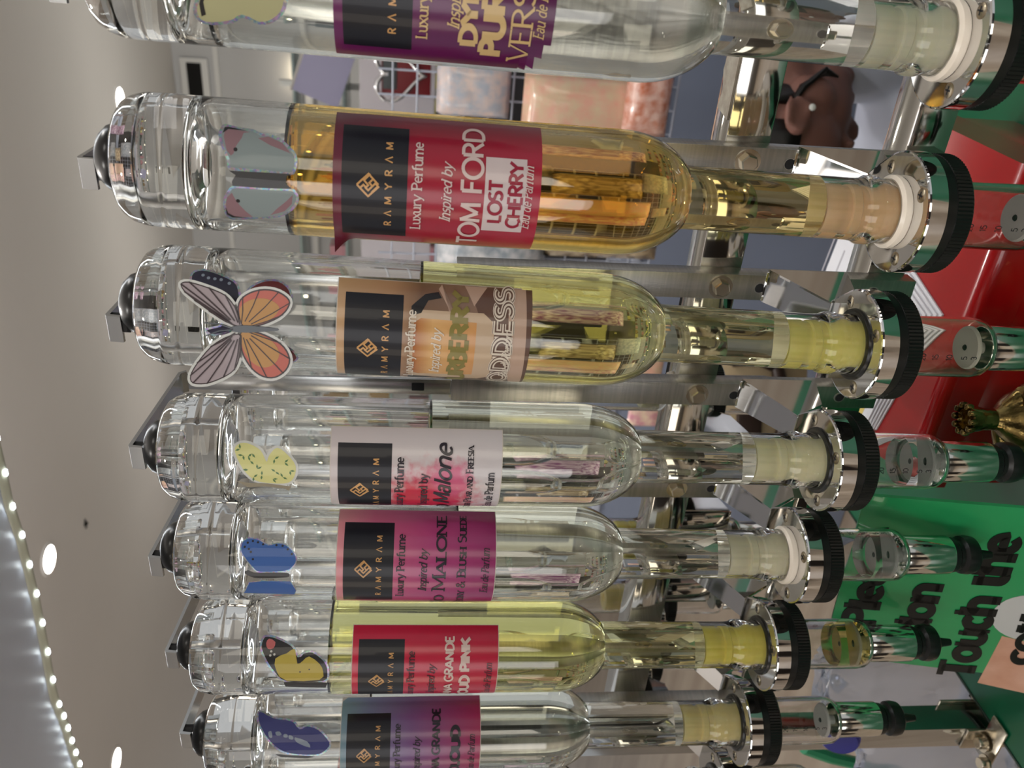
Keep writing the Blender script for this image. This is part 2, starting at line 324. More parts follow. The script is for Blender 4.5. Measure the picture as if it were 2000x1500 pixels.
# ------------------------------------------------------------------ green display table, floor things
m_green = mat('green_laminate', (8, 84, 56), .32, noise=(2, (12, 92, 62)))
tb = thing('display_table', 'dark green laminate display table under the bottle rack', 'table')
MB().box(-605, 1300, -430, 640, -628, -600, 2).build('tabletop', m_green, tb)
MB().box(-600, 1290, -424, 636, -1395, -628).build('apron', mat('green_apron', (10, 70, 48), .4), tb)
MB().box(-607.5, -604, -432, 642, -607, -599.2, 1).build('edge_band', mat('dark_edge', (24, 46, 36), .3), tb)

# ------------------------------------------------------------------ display rack
m_alu = mat('brushed_aluminium', (188, 186, 182), .30, 1, noise=(3, (172, 171, 168), (6, 6, 140)), bump=(60, .12, (40, 40, 1)))
m_mirror = mat('polished_steel', (206, 204, 198), .07, 1, bump=(30, .08))
m_chrome = mat('chrome', (226, 226, 226), .045, 1)
m_bolt = mat('zinc_bolt', (196, 188, 172), .22, 1)
BX = {0: 97.4, 1: -6.0, 2: -101.3, 3: -199.7, 4: -293.2, 5: -395.4, 6: -496.2, 7: -596.4}
TL = {0: .0197, 1: .0207, 2: .0300, 3: .0092, 4: .0163, 5: .0160, 6: .0037, 7: .006}
ZR = -257.3
UX = {i: -4.7-98.5*(i-1) for i in range(0, 8)}
rack = thing('bottle_rack', 'aluminium and polished steel rack carrying the row of inverted bottles', 'rack')
for z1, z0 in ((-178, -212), (-318, -350)):
    MB().box(-640, 900, 111, 145, z0, z1, 1.2).build('crossbar', m_mirror, rack)
    
MB().box(-644, -614, 75, 108, -640, 190, 1.5).build('end_post', mat('post_steel', (190, 192, 192), .10, 1), rack)
MB().box(868, 900, 75, 111, -600, 190, 1.5).build('end_post', mat('post_steel'), rack)
for i in range(0, 8):
    x = UX[i]
    # folded channel: face plate with two round holes, side flange
    face = MB()
    face.box(x-10.5, x+10.5, 96, 98, -352, 14, .3).box(x+8.5, x+10.5, 98, 111, -352, 14, .3).box(x-10.5, x-8.5, 98, 111, -352, 14, .3)
    face.build('upright', m_alu, rack, smooth=30)
    arm = MB(); arm.box(x-7, x+7, 98.5, 101, 0, 223, .3)
    prof = [(101, 222), (97, 227), (-3, 236), (-5, 235), (-6, 226.4), (-3.8, 226), (-2.5, 233.4), (96, 224.6), (98.5, 221)]
    M = Matrix(((0, 0, 1, x), (1, 0, 0, 0), (0, 1, 0, 0), (0, 0, 0, 1)))
    arm.prism(prof, -9, 9, M); arm.build('clamp_arm', mat('arm_steel', (196, 198, 200), .22, 1), rack)
    MB().lathe([(0, 233), (7, 233), (7, 224), (0, 224)], 6, trans(x+1, 2, 0)).build('pad_block', mat('black_rubber', (16, 16, 17), .45), rack)
    MB().lathe([(0, 226), (8, 225.5), (14, 223), (18, 219), (19.5, 215), (19, 211), (0, 211)], 40, trans(BX[i]+TL[i]*470, 0, 0)).build('rubber_pad', mat('black_pad', (14, 14, 14), .28), rack)
    for z in (-192,):
        b = MB().lathe([(0, -3), (9.5, -3), (9.5, -1.6), (0, -1.6)], 28, trans(x, 93, z) @ rot(math.pi/2, 'X') @ trans(0, 0, 0))
        b.lathe([(0, 6.5), (5.6, 6.5), (6.6, 5.6), (6.6, 0), (0, 0)], 6, trans(x, 96, z) @ rot(math.pi/2, 'X'), a0=.3)
        b.lathe([(0, 1.4), (9.5, 1.4), (9.5, 0), (0, 0)], 28, trans(x, 96, z) @ rot(math.pi/2, 'X'))
        b.build('hex_bolt', m_bolt, rack)
    for z in (-224, -318):
        MB().lathe([(0, .25), (3.9, .25), (3.9, 0), (0, 0)], 24, trans(x, 96, z) @ rot(math.pi/2, 'X')).build('bolt_hole', mat('hole_dark', (30, 32, 36), .6), rack)
        MB().lathe([(3.9, 0), (3.9, .5), (4.6, .5), (4.8, 0)], 24, trans(x, 96, z) @ rot(math.pi/2, 'X')).build('hole_rim', m_alu, rack)
    MB().box(x-3.5, x+3.5, 97.9, 98.5, 36, 46, .2).build('arm_slot', mat('hole_dark'), rack)
# foot bracket of the post with two bolts
fb = MB(); fb.box(-652, -609, 108, 111, -640, -560, 1).box(-644, -614, 72, 75, -640, -575, 1).box(-648, -590, 48, 74, -599, -596.5, 1)
fb.build('foot_bracket', m_bolt, rack)
for bx_, by_, bz_ in ((-627, 66, -590), (-640, 50, -588)):
    MB().lathe([(0, 8), (6, 8), (6.5, 7), (6.5, 2), (10, 2), (10, 0), (0, 0)], 12, trans(bx_, by_, bz_-4)).build('hex_bolt', m_bolt, rack)
# torn tape on the upper rail
random.seed(8)
for (xa, xb) in ((-60, 80), (-228, -196), (-330, -300)):
    if xb-xa < 60: pts = [(xa, 112), (xb, 112), (xb-2, 128), (xb-9, 138), (xa+8, 133), (xa+3, 121)]
    else: pts = [(20, 113), (70, 113), (72, 136), (50, 141), (38, 134), (24, 139)]
    MB().prism(pts, -178, -176.6).build('torn_tape', mat('masking_tape', (178, 170, 156), .8, noise=(90, (150, 140, 126))), rack, smooth=0)

# ------------------------------------------------------------------ bottle materials
m_glass = glass_mat('clear_glass', (.985, .99, .985), 1.50)
LIQ = {0: (.93, .93, .90), 1: (.91, .60, .14), 2: (.95, .90, .42), 3: (.96, .955, .84), 4: (.96, .955, .84), 5: (.93, .90, .38), 6: (.95, .96, .90), 7: (.95, .9, .8)}
LEVEL = {0: 150, 1: 117, 2: 41.6, 3: 32, 4: 9.6, 5: 105, 6: 75, 7: 60}

def outer_profile():
    p = [(0, 207), (14, 207.6), (20, 209.6), (25, 211.2), (29, 211.2), (32.6, 208.8), (35.4, 204.4), (37, 198.4), (37.3, 195.2), (37.1, 194.4), (37.5, 193), (37.5, 188)]
    p += [(37.5, 120), (37.5, 20), (37.5, -70)]
    for i in range(1, 17):
        t = math.radians(58.5*i/16); p.append((37.5*math.cos(t), -76-48*math.sin(t)))
    p += [(19.4, -118.6), (19.3, -122), (19.3, -160), (19.3, -226), (19.8, -231), (21.4, -234), (21.6, -240), (20.4, -243), (20.2, -248), (20.8, -251), (20.6, -256), (16.8, -256.4)]
    return p
def inner_profile(top=None):
    p = [(16.8, -250), (16.8, -123), (17.4, -117)]
    for i in range(15, -1, -1):
        t = math.radians(60*i/16); p.append((33.6*math.cos(t), -75-45*math.sin(t)))
    p += [(33.6, -60), (33.6, 20), (33.6, 120), (33.6, 160)]
    for i in range(1, 8):
        t = math.radians(90*i/8); p.append((24.6+9*math.cos(t), 164+9*math.sin(t)))
    p += [(21, 173), (18, 171.6), (15.5, 167.5), (13, 166), (8, 166.8), (0, 167.5)]
    return p
def liquid_profile(level):
    e = .25
    p = [(0, -203)]+[(16.8+e, -203), (16.8+e, -123), (17.4+e, -117)]
    for i in range(15, -1, -1):
        t = math.radians(60*i/16); p.append((33.6*math.cos(t)+e, -75-45*math.sin(t)))
    p += [(33.6+e, -60), (33.6+e, 0)]
    if level > 20: p.append((33.6+e, 20))
    p += [(33.6+e, level+1.2), (33.2, level+1.0), (31.5, level-.2), (29, level-.6), (0, level-.6)]
    return p

# ------------------------------------------------------------------ wrapping flat print round a bottle
class Wrap:
    """Places label artwork (mm) or traced outlines on the cylinder of bottle i"""
    def __init__(s, i, root):
        s.i = i; s.root = root; s.M = Matrix(); 
        s.M = mm2unit(root.matrix_world); s.inv = s.M.inverted()
        c = s.inv @ CAM; s.th0 = math.atan2(c.y, c.x)
    def pt(s, u, z, off): a = s.th0+u/37.5; return Vector(((37.5+off)*math.cos(a), (37.5+off)*math.sin(a), z))
    def px(s, x, y):       # picture point -> (u, z) on the glass
        o = s.inv @ CAM; d = (s.inv.to_3x3() @ ray(x, y)); R = 37.5
        a = d.x*d.x+d.y*d.y; b = 2*(o.x*d.x+o.y*d.y); c = o.x*o.x+o.y*o.y-R*R; D = b*b-4*a*c
        t = (-b-math.sqrt(max(D, 0)))/(2*a); p = o+d*t
        ph = (math.atan2(p.y, p.x)-s.th0+math.pi) % (2*math.pi)-math.pi
        return Vector((ph*R, p.z))
    def mesh(s, polys, off, name, m, parent, flap=None, step=2.5, thick=None):
        bm = bmesh.new()
        for P in polys:
            if len(P) < 3: continue
            try: bm.faces.new([bm.verts.new((p.x, p.y, 0)) for p in P])
            except Exception: pass
        bmesh.ops.remove_doubles(bm, verts=bm.verts, dist=1e-4)
        bmesh.ops.triangulate(bm, faces=[f for f in bm.faces if len(f.verts) > 4])
        if bm.verts:
            us = [v.co.x for v in bm.verts]; k = math.floor(min(us)/step)*step
            while k < max(us):
                bmesh.ops.bisect_plane(bm, geom=bm.verts[:]+bm.edges[:]+bm.faces[:], plane_co=(k, 0, 0), plane_no=(1, 0, 0)); k += step
        uvl = bm.loops.layers.uv.new('UVMap')
        for f in bm.faces:
            for l in f.loops: l[uvl].uv = (l.vert.co.x*.01, l.vert.co.y*.01)
        for v in bm.verts:
            e = flap(v.co.x, v.co.y) if flap else 0
            v.co = s.pt(v.co.x, v.co.y, off+e)*S
        cen = Vector((0, 0, 0))
        for f in bm.faces:
            f.normal_update(); c = f.calc_center_median()
            if f.normal.x*c.x+f.normal.y*c.y < 0: f.normal_flip()
        me = bpy.data.meshes.new(name); bm.to_mesh(me); bm.free(); me.shade_smooth()
        me.materials.append(m); o = bpy.data.objects.new(name, me); C.objects.link(o); o.parent = parent; return o
def mm2unit(M): M = M.copy(); M.translation /= S; return M
def rect(u0, u1, z0, z1): return [Vector((u0, z0)), Vector((u1, z0)), Vector((u1, z1)), Vector((u0, z1))]
def shrink(P, k, dx=0, dy=0):
    c = sum(P, Vector((0, 0)))/len(P); return [c+(p-c)*k+Vector((dx, dy)) for p in P]
def inset(P, d):
    n = len(P); ar = sum(P[i].x*P[(i+1) % n].y-P[(i+1) % n].x*P[i].y for i in range(n)); sg = 1 if ar > 0 else -1; out = []
    for i in range(n):
        a, b = (P[i]-P[i-1]), (P[(i+1) % n]-P[i])
        if a.length < 1e-6 or b.length < 1e-6: out.append(P[i]); continue
        a.normalize(); b.normalize(); nn = Vector((-(a.y+b.y), a.x+b.x))
        if nn.length < .3: nn = Vector((-a.y, a.x))
        out.append(P[i]+nn.normalized()*d*sg)
    return out
def smoothpoly(P, n=4):
    out = []; k = len(P)
    for i in range(k):
        p0, p1, p2, p3 = P[i-1], P[i], P[(i+1) % k], P[(i+2) % k]
        for j in range(n):
            t = j/n; out.append(.5*((2*p1)+(p2-p0)*t+(2*p0-5*p1+4*p2-p3)*t*t+(3*p1-p0-3*p2+p3)*t**3))
    return out

# label paper: colour ramp down the label plus soft blobs, all flat print
def label_mat(name, stops, ztop, zbot, blob=None, side=None, rough=.28):
    m = bpy.data.materials.new(name); m.use_nodes = True; nt = m.node_tree; b = nt.nodes['Principled BSDF']; N = nt.nodes; Lk = nt.links
    b.inputs['Roughness'].default_value = rough; b.inputs['Coat Weight'].default_value = .22; b.inputs['Coat Roughness'].default_value = .12
    uv = N.new('ShaderNodeUVMap'); sp = N.new('ShaderNodeSeparateXYZ'); Lk.new(uv.outputs[0], sp.inputs[0])
    mr = N.new('ShaderNodeMapRange'); mr.inputs[1].default_value = ztop*.01; mr.inputs[2].default_value = zbot*.01; Lk.new(sp.outputs[1], mr.inputs[0])
    cr = N.new('ShaderNodeValToRGB'); Lk.new(mr.outputs[0], cr.inputs[0])
    while len(cr.color_ramp.elements) < len(stops): cr.color_ramp.elements.new(.5)
    for e, (p, c) in zip(cr.color_ramp.elements, stops): e.position = p; e.color = (*lin(c), 1)
    out = cr.outputs[0]
    def over(fac, col, prev):
        mx = N.new('ShaderNodeMix'); mx.data_type = 'RGBA'; Lk.new(fac, mx.inputs[0]); Lk.new(prev, mx.inputs[6]); mx.inputs[7].default_value = (*lin(col), 1); return mx.outputs[2]
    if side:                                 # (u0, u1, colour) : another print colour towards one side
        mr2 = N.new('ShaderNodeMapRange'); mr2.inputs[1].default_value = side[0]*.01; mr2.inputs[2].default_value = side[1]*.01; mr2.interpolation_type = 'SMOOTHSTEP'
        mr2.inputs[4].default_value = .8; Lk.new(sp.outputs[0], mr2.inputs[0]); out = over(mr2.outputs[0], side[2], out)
    for bl in (blob or []):                  # (u, z, ru, rz, colour)
        u, z, ru, rz, c = bl
        mp = N.new('ShaderNodeMapping'); mp.inputs['Location'].default_value = (-u/ru, -z/rz, 0); mp.inputs['Scale'].default_value = (100/ru, 100/rz, 1); Lk.new(uv.outputs[0], mp.inputs[0])
        nz = N.new('ShaderNodeTexNoise'); nz.inputs['Scale'].default_value = 16; nz.inputs['Detail'].default_value = 6; Lk.new(uv.outputs[0], nz.inputs['Vector'])
        ln = N.new('ShaderNodeVectorMath'); ln.operation = 'LENGTH'; Lk.new(mp.outputs[0], ln.inputs[0])
        ad = N.new('ShaderNodeMath'); ad.operation = 'MULTIPLY_ADD'; Lk.new(nz.outputs[0], ad.inputs[0]); ad.inputs[1].default_value = 1.1; Lk.new(ln.outputs['Value'], ad.inputs[2])
        m3 = N.new('ShaderNodeMapRange'); m3.inputs[1].default_value = 1.75; m3.inputs[2].default_value = .95; m3.interpolation_type = 'SMOOTHSTEP'; Lk.new(ad.outputs[0], m3.inputs[0])
        out = over(m3.outputs[0], c, out)
    Lk.new(out, b.inputs['Base Color']); return m
def ink(name, c, rough=.35, metal=0): return mat('ink_'+name, c, rough, metal, coat=.3)
m_navy = mat('navy_panel', (8, 10, 24), .38, coat=.12, bump=(120, .05, (1, 1, .1)))
m_gold = ink('gold', (206, 156, 96), .35)
LOGO = [[(0, -1), (-.98, 0), (-.1, .9), (.2, .62), (-.45, 0), (-.18, -.28)], [(-.28, -.72), (.02, -.42), (-.2, -.2), (0, 0), (.42, -.38), (.98, .16)],
        [(.28, -.72), (.98, 0), (.1, .88)], [(-.05, .34), (.22, .1), (.5, .36)], [(0, -1), (.3, -.7)], [(-.62, .3), (-.05, .85)]]

LABELS = {
 0: dict(top=92, bot=-28, c=2, u0=-45, u1=45, col=[(0, (98, 18, 84)), (1, (84, 18, 74))], ink=('champagne', (206, 176, 122)), script=('champagne', (206, 176, 122)),
         lines=[('DYLAN', 79.5, 9.2, 55, dict(weight=.24)), ('PURPLE', 94.5, 12, 66, dict(weight=.25)), ('VERSACE', 110, 11, 70, dict(serif=True, weight=.11))]),
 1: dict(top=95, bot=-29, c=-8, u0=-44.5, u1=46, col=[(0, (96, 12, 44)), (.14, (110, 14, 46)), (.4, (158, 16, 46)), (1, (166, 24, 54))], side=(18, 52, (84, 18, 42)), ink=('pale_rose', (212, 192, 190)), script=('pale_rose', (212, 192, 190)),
         lines=[('TOM FORD', 87.3, 12, 77, dict(weight=.15))], box=True),
 2: dict(top=95, bot=-24, c=-31, u0=-46, u1=44, col=[(0, (196, 160, 122)), (.3, (176, 138, 104)), (.45, (120, 92, 72)), (1, (150, 122, 106))], ink=('olive', (132, 122, 60)), script=('cream', (222, 212, 198)),
         lines=[('BURBERRY', 87, 11, 78, dict(weight=.25))], goddess=True),
 3: dict(top=101.5, bot=-19.5, c=-45, u0=-46, u1=45.5, col=[(0, (206, 196, 198)), (1, (208, 202, 206))], blob=[(-8, 32, 30, 36, (196, 30, 74)), (-12, 40, 16, 22, (200, 18, 52)), (10, 18, 16, 16, (206, 90, 130))], ink=('ink_dark', (30, 22, 36)), script=('ink_dark', (30, 22, 36)),
         lines=[('Jo Malone', 86, 12, 68, dict(weight=.14, slant=.25)), ('English Pear and Freesia', 101.5, 5, 68, dict(serif=True, smallcaps=True, weight=.14))]),
 4: dict(top=99.7, bot=-21, c=-22, u0=-44, u1=47, col=[(0, (226, 148, 156)), (.22, (206, 96, 136)), (.6, (176, 62, 124)), (1, (150, 42, 104))], ink=('ink_dark', (30, 22, 36)), script=('ink_dark', (30, 22, 36)),
         lines=[('Jo Malone', 83.5, 9.6, 84, dict(serif=True, smallcaps=True, weight=.13)), ('Peony & Blush Suede', 99, 6.4, 84, dict(serif=True, smallcaps=True, weight=.14))]),
 5: dict(top=89.5, bot=-30, c=-46, u0=-45, u1=45.5, col=[(0, (204, 16, 62)), (1, (190, 18, 58))], ink=('shell', (224, 200, 192)), script=('dark_wine', (66, 14, 30)),
         lines=[('ARIANA GRANDE', 84.5, 7, 74, dict(weight=.2)), ('CLOUD PINK', 98.5, 8, 71, dict(weight=.26))]),
 6: dict(top=101, bot=-21.5, c=-33, u0=-45, u1=50, col=[(0, (120, 152, 166)), (.2, (118, 122, 160)), (.5, (122, 80, 136)), (1, (168, 44, 92))], ink=('ink_dark', (30, 22, 36)), script=('ink_dark', (30, 22, 36)),
         lines=[('ARIANA GRANDE', 86.5, 7, 76, dict(weight=.2)), ('CLOUD', 104, 8, 46, dict(weight=.28))]),
 7: dict(top=108, bot=-52, c=-10, u0=-45, u1=45, col=[(0, (226, 120, 140)), (1, (206, 60, 96))], ink=('shell', (224, 200, 192)), script=('shell', (224, 200, 192)),
         lines=[('PINK', 92, 9, 50, dict(weight=.22)), ('H', 106, 9, 7, dict(weight=.22))]),
}
BLAB = {
 0: ('upside-down clear bottle with a purple label and pale yellow butterfly, nearest the top', 'purple wrap label with gold capitals'),
 1: ('upside-down bottle of amber perfume with a crimson label and pale pink-grey butterfly', 'crimson wrap label'),
 2: ('upside-down bottle of pale yellow perfume with a brown photo label and orange double butterfly', 'brown photographic wrap label'),
 3: ('upside-down bottle of colourless perfume with a white label blotched red and leafy yellow butterfly', 'white label with a red watercolour blotch'),
 4: ('upside-down bottle of clear perfume with a pink-to-magenta label and blue butterfly', 'pink label shading to magenta'),
 5: ('upside-down bottle of yellow-green perfume with a bright red label and black-edged yellow butterfly', 'bright red wrap label'),
 6: ('upside-down bottle with a grey-blue to magenta label and dark navy butterfly', 'grey-blue label shading to magenta'),
 7: ('upside-down bottle with a rose pink label cut off by the picture edge', 'rose pink wrap label'),
}
def make_label(W, i, root):
    d = LABELS[i]; c = math.radians(d['c'])*37.5; kf = 1-37.5/math.hypot(CAM.x-BX[i], CAM.y)
    top, bot = [CAM.z-(CAM.z-z)*kf for z in (d['top'], d['bot'])]; H = top-bot
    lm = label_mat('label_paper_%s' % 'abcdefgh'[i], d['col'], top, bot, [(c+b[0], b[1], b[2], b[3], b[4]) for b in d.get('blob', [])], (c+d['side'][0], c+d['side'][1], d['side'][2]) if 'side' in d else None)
    u0, u1 = c+d['u0'], c+d['u1']
    flap = None; pol = [rect(u0, u1, bot, top)]
    if i == 1:
        flap = lambda u, z: max(0, (10-math.hypot(u-u0-0, z-top))/10)**1.5*9
    if i == 0:
        flap = lambda u, z: max(0, (14-math.hypot(u-u0-3, z-bot))/14)**1.3*9
        pol = [[Vector((u0, bot+14)), Vector((u0+10, bot+3)), Vector((u0+26, bot)), Vector((u1, bot)), Vector((u1, top)), Vector((u0, top))]]
    if i == 6: pol = [[Vector((u0, bot)), Vector((u1, bot)), Vector((u1, top-4)), Vector((u1-4, top)), Vector((u0, top))]]
    # grid the label so it bends at a peeled corner
    bmz = []
    if i in (0, 1):
        nz = 30
        for k in range(nz):
            za, zb = bot+H*k/nz, bot+H*(k+1)/nz
            ua = u0
            if i == 0 and zb < bot+15: ua = u0+max(0, 26*(1-((za+zb)/2-bot)/15)**1.4)
            bmz.append(rect(ua, u1, za, zb))
        pol = bmz
    lab = W.mesh(pol, .12, 'label', lm, root, flap); lab['label'] = BLAB[i][1]
    edge = W.mesh([rect(u0-.5, u1+.5, bot-.5, top+.5)], .06, 'label_edge', mat('label_white_edge', (206, 198, 190), .5), root) if i > 1 else None
    if i == 7:
        for t, v, cap, wd, kw in d['lines']: W.mesh([[Vector((p.x+c, top-v+p.y)) for p in q] for q in text_polys(t, cap, wd, **kw)], .5, 'lettering', ink(*d['ink']), lab)
        return
    scale = H/122
    W.mesh([rect(c-34.5, c+34.5, top-43*scale, top-5*scale)], .22, 'navy_panel', m_navy, lab)
    pp = []
    for st in LOGO: pp += [[Vector((p.x*6.2+c, top-20.5*scale-p.y*6.2)) for p in q] for q in ribbon(st, .17)]
    W.mesh(pp, .34, 'logo', m_gold, lab)
    W.mesh([[Vector((p.x+c, top-34.3*scale+p.y)) for p in q] for q in text_polys('R^MYR^M', 4.2, 49, weight=.16, track=.75)], .34, 'lettering', m_gold, lab)
    script = []
    for t, v, cap, wd, uo, kw in (('Luxury Perfume', 51.6, 5.8, 51, 0, dict(serif=True, weight=.15)), ('Inspired by', 69, 6, 33, -2, dict(serif=True, weight=.14, slant=.28)), ('Eau de Parfum', 117, 5.6, 36, -2, dict(serif=True, weight=.125, slant=.25))):
        if i == 3: kw = dict(serif=True, weight=.15)
        script += [[Vector((p.x+c+uo, top-v*scale+p.y)) for p in q] for q in text_polys(t, cap, wd, **kw)]
    if d.get('goddess'):
        # printed photo of a square bottle with dark folds, cream bands
        P = lambda pts: [Vector((c+a, top-b)) for a, b in pts]
        W.mesh([P([(-44, 70), (-30, 62), (-8, 66), (6, 92), (43.5, 78), (43.5, 118), (-44, 118)])], .16, 'photo_band', ink('umber', (98, 72, 60)), lab)
        W.mesh([P([(40, 60), (43.5, 62), (14, 70), (11, 80), (2, 80)]), P([(43.5, 90), (30, 82), (43.5, 76)]), P([(43.5, 103), (43.5, 114), (-20, 116), (-44, 117), (-44, 112), (-10, 104)])], .20, 'photo_highlight', ink('sand', (188, 160, 142)), lab)
        W.mesh([P([(-25, 44), (22, 44), (26, 48), (26, 88), (20, 95), (-22, 95), (-27, 88), (-27, 48)])], .22, 'photo_bottle', ink('pale_glass', (196, 172, 146)), lab)
        W.mesh([P([(-20, 46), (18, 46), (21, 50), (20, 84), (-20, 84), (-22, 50)])], .26, 'photo_liquid', label_mat('photo_liquid_print', [(0, (168, 96, 44)), (.3, (214, 168, 108)), (1, (206, 150, 92))], top-46, top-84), lab)
        for rp_ in ([(22, 44), (28, 44), (36, 52), (38, 60), (34, 62), (32, 54), (24, 50)], [(-26, 44), (-34, 44), (-38, 52), (-30, 56), (-27, 60)]): W.mesh([P(rp_)], .27, 'photo_ribbon', ink('black', (22, 20, 24)), lab)
        gz = top-106.5
        for wgt, mm_, of in ((.30, ink('cream', (222, 212, 198)), .36), (.19, ink('umber', (98, 72, 60)), .42), (.08, ink('cream', (222, 212, 198)), .48)):
            W.mesh([[Vector((p.x+c, gz+p.y)) for p in q] for q in text_polys('GODDESS', 12, 88, weight=wgt)], of, 'lettering', mm_, lab)
    for t, v, cap, wd, kw in d['lines']:
        W.mesh([[Vector((p.x+c, top-v*scale+p.y)) for p in q] for q in text_polys(t, cap, wd, **kw)], .5, 'lettering', ink(*d['ink']), lab)
    if d.get('box'):
        W.mesh([rect(c-23.5, c+20, top-113*scale, top-88.5*scale)], .30, 'white_box', ink('box_white', (208, 194, 196)), lab)
        q1 = text_polys('LOST', 8, 25, weight=.2); q2 = text_polys('CHERRY', 8.2, 38, weight=.2)
        W.mesh([[Vector((p.x+c-5, top-99.5*scale+p.y)) for p in q] for q in q1], .42, 'lettering', ink('cherry', (150, 20, 52)), lab)
        W.mesh([[Vector((p.x+c-1, top-111.3*scale+p.y)) for p in q] for q in q2], .42, 'lettering', ink('cherry', (150, 20, 52)), lab)
    W.mesh(script, .62, 'lettering', ink(*d['script']), lab)

# ------------------------------------------------------------------ butterfly stickers (outlines measured in the picture, laid on the glass)
m_holo = bpy.data.materials.new('holographic_rim'); m_holo.use_nodes = True
_n = m_holo.node_tree; _b = _n.nodes['Principled BSDF']; _b.inputs['Metallic'].default_value = .7; _b.inputs['Roughness'].default_value = .3
_t = _n.nodes.new('ShaderNodeTexCoord'); _v = _n.nodes.new('ShaderNodeTexVoronoi'); _v.inputs['Scale'].default_value = 700
_h = _n.nodes.new('ShaderNodeHueSaturation'); _h.inputs['Color'].default_value = (*lin((150, 158, 176)), 1)
_m = _n.nodes.new('ShaderNodeMix'); _m.data_type = 'RGBA'; _m.inputs[0].default_value = .28; _m.inputs[6].default_value = (*lin((140, 150, 172)), 1)
_n.links.new(_t.outputs['Object'], _v.inputs['Vector']); _n.links.new(_v.outputs['Color'], _m.inputs[7]); _n.links.new(_m.outputs[2], _b.inputs['Base Color'])
def sticker(W, i, root):
    def Z(ox, oy, k, ps): return [W.px(ox+k*x, oy+k*y) for x, y in ps]
    st = None
    def lay(polys, off, name, m, parent=None): return W.mesh(polys, off, name, m, parent or st)
    if i == 1:
        z = lambda ps: Z(400, 200, .2, ps)
        a = smoothpoly(z([(135, 330), (150, 260), (190, 215), (260, 225), (350, 245), (480, 265), (560, 305), (640, 310), (740, 355), (820, 420), (890, 500), (905, 580), (890, 660), (840, 710), (600, 690), (430, 675), (240, 655), (215, 560), (170, 450)]), 3)
        b = smoothpoly(z([(270, 815), (210, 880), (180, 950), (185, 1040), (215, 1110), (280, 1145), (400, 1140), (560, 1135), (700, 1125), (800, 1090), (880, 1030), (920, 950), (900, 880), (840, 840), (600, 830), (400, 815)]), 3)
        st = lay([a, b], .12, 'butterfly_sticker', m_holo, root)
        st['label'] = 'holographic-edged sticker of a pale pink and grey butterfly'
        lay([z([(235, 665), (300, 710), (265, 770), (270, 815), (560, 835), (850, 845), (790, 790), (800, 720), (850, 700), (500, 680)])], .16, 'body', ink('charcoal', (62, 62, 64), .6))
        lay([inset(a, 1.5), inset(b, 1.5)], .18, 'wing', ink('sage_grey', (134, 146, 148), .7))
        lay([z([(185, 330), (200, 270), (260, 262), (440, 292), (380, 300), (360, 350), (310, 420), (280, 500), (255, 520), (215, 470)]), z([(205, 1000), (215, 930), (265, 880), (290, 930), (340, 1000), (400, 1060), (470, 1115), (300, 1115), (220, 1075)]),
             z([(520, 350), (620, 335), (760, 400), (840, 500), (790, 480), (640, 420)]), z([(640, 1100), (780, 1060), (850, 990), (860, 900), (800, 960), (700, 1040)])], .22, 'wing_patch', ink('dusty_pink', (140, 108, 116), .7))
        lay([z([(175, 300), (195, 245), (230, 240), (420, 280), (230, 262), (200, 285)]), z([(205, 1020), (215, 1090), (270, 1120), (430, 1125), (290, 1108), (230, 1078)])]+[arcpoly(z([(300, 460)])[0], 1.1), arcpoly(z([(325, 960)])[0], 1.1)], .26, 'wing_mark', ink('black', (22, 20, 24)))
    if i == 3:
        z = lambda ps: Z(100, 430, .3533, ps)
        a = smoothpoly(z([(1015, 1260), (1050, 1232), (1100, 1238), (1160, 1275), (1190, 1335), (1205, 1300), (1250, 1258), (1310, 1300), (1352, 1360), (1340, 1425), (1290, 1455), (1150, 1445), (1080, 1400), (1030, 1320)]), 3)
        st = lay([inset(a, -1.6)], .1, 'butterfly_sticker', mat('film', (206, 208, 206), .2), root); st['label'] = 'pale yellow butterfly sticker with green leaves'
        lay([a], .16, 'wing', ink('primrose', (216, 214, 146), .6))
        random.seed(3); lv = []
        for x, y in [(1060, 1300), (1110, 1290), (1100, 1330), (1140, 1375), (1090, 1380), (1165, 1410), (1235, 1320), (1240, 1390), (1290, 1340), (1320, 1385), (1280, 1420), (1225, 1430), (1045, 1265), (1120, 1420)]:
            c0 = z([(x, y)])[0]
            for k in range(2):
                an = random.random()*6.28; dv = Vector((math.cos(an), math.sin(an))); nv = Vector((-dv.y, dv.x)); lv.append([c0, c0+dv*1.6+nv*.7, c0+dv*3.4, c0+dv*1.6-nv*.7])
        lay(lv, .22, 'leaf_print', ink('leaf', (92, 128, 84), .6))
        lay([z([(1022, 1440), (1100, 1452), (1200, 1455), (1280, 1465), (1325, 1470), (1315, 1495), (1290, 1482), (1180, 1470), (1090, 1475)])], .26, 'body', ink('bark', (150, 142, 124), .7))
    if i == 4:
        z = lambda ps: Z(0, 900, .4, ps)
        a = smoothpoly(z([(1172, 440), (1180, 395), (1220, 373), (1270, 383), (1310, 408), (1350, 398), (1400, 408), (1442, 450), (1450, 490), (1430, 522), (1390, 542), (1270, 547), (1230, 522), (1195, 480)]), 3)
        b = z([(1190, 645), (1215, 592), (1280, 584), (1420, 586), (1448, 630), (1440, 652)])
        st = lay([a, b], .12, 'butterfly_sticker', m_holo, root); st['label'] = 'sticker of a blue butterfly with black-spotted wing tips'
        lay([inset(a, .9), inset(b, .6)], .18, 'wing', ink('azure', (62, 104, 178), .6))
        dots = [arcpoly(p, .8) for p in z([(1195, 420), (1210, 400), (1235, 392), (1260, 398), (1285, 408), (1215, 430), (1225, 445), (1350, 412), (1380, 415), (1405, 432), (1425, 455), (1235, 480)])]
        lay(dots, .24, 'wing_mark', ink('black', (22, 20, 24)))
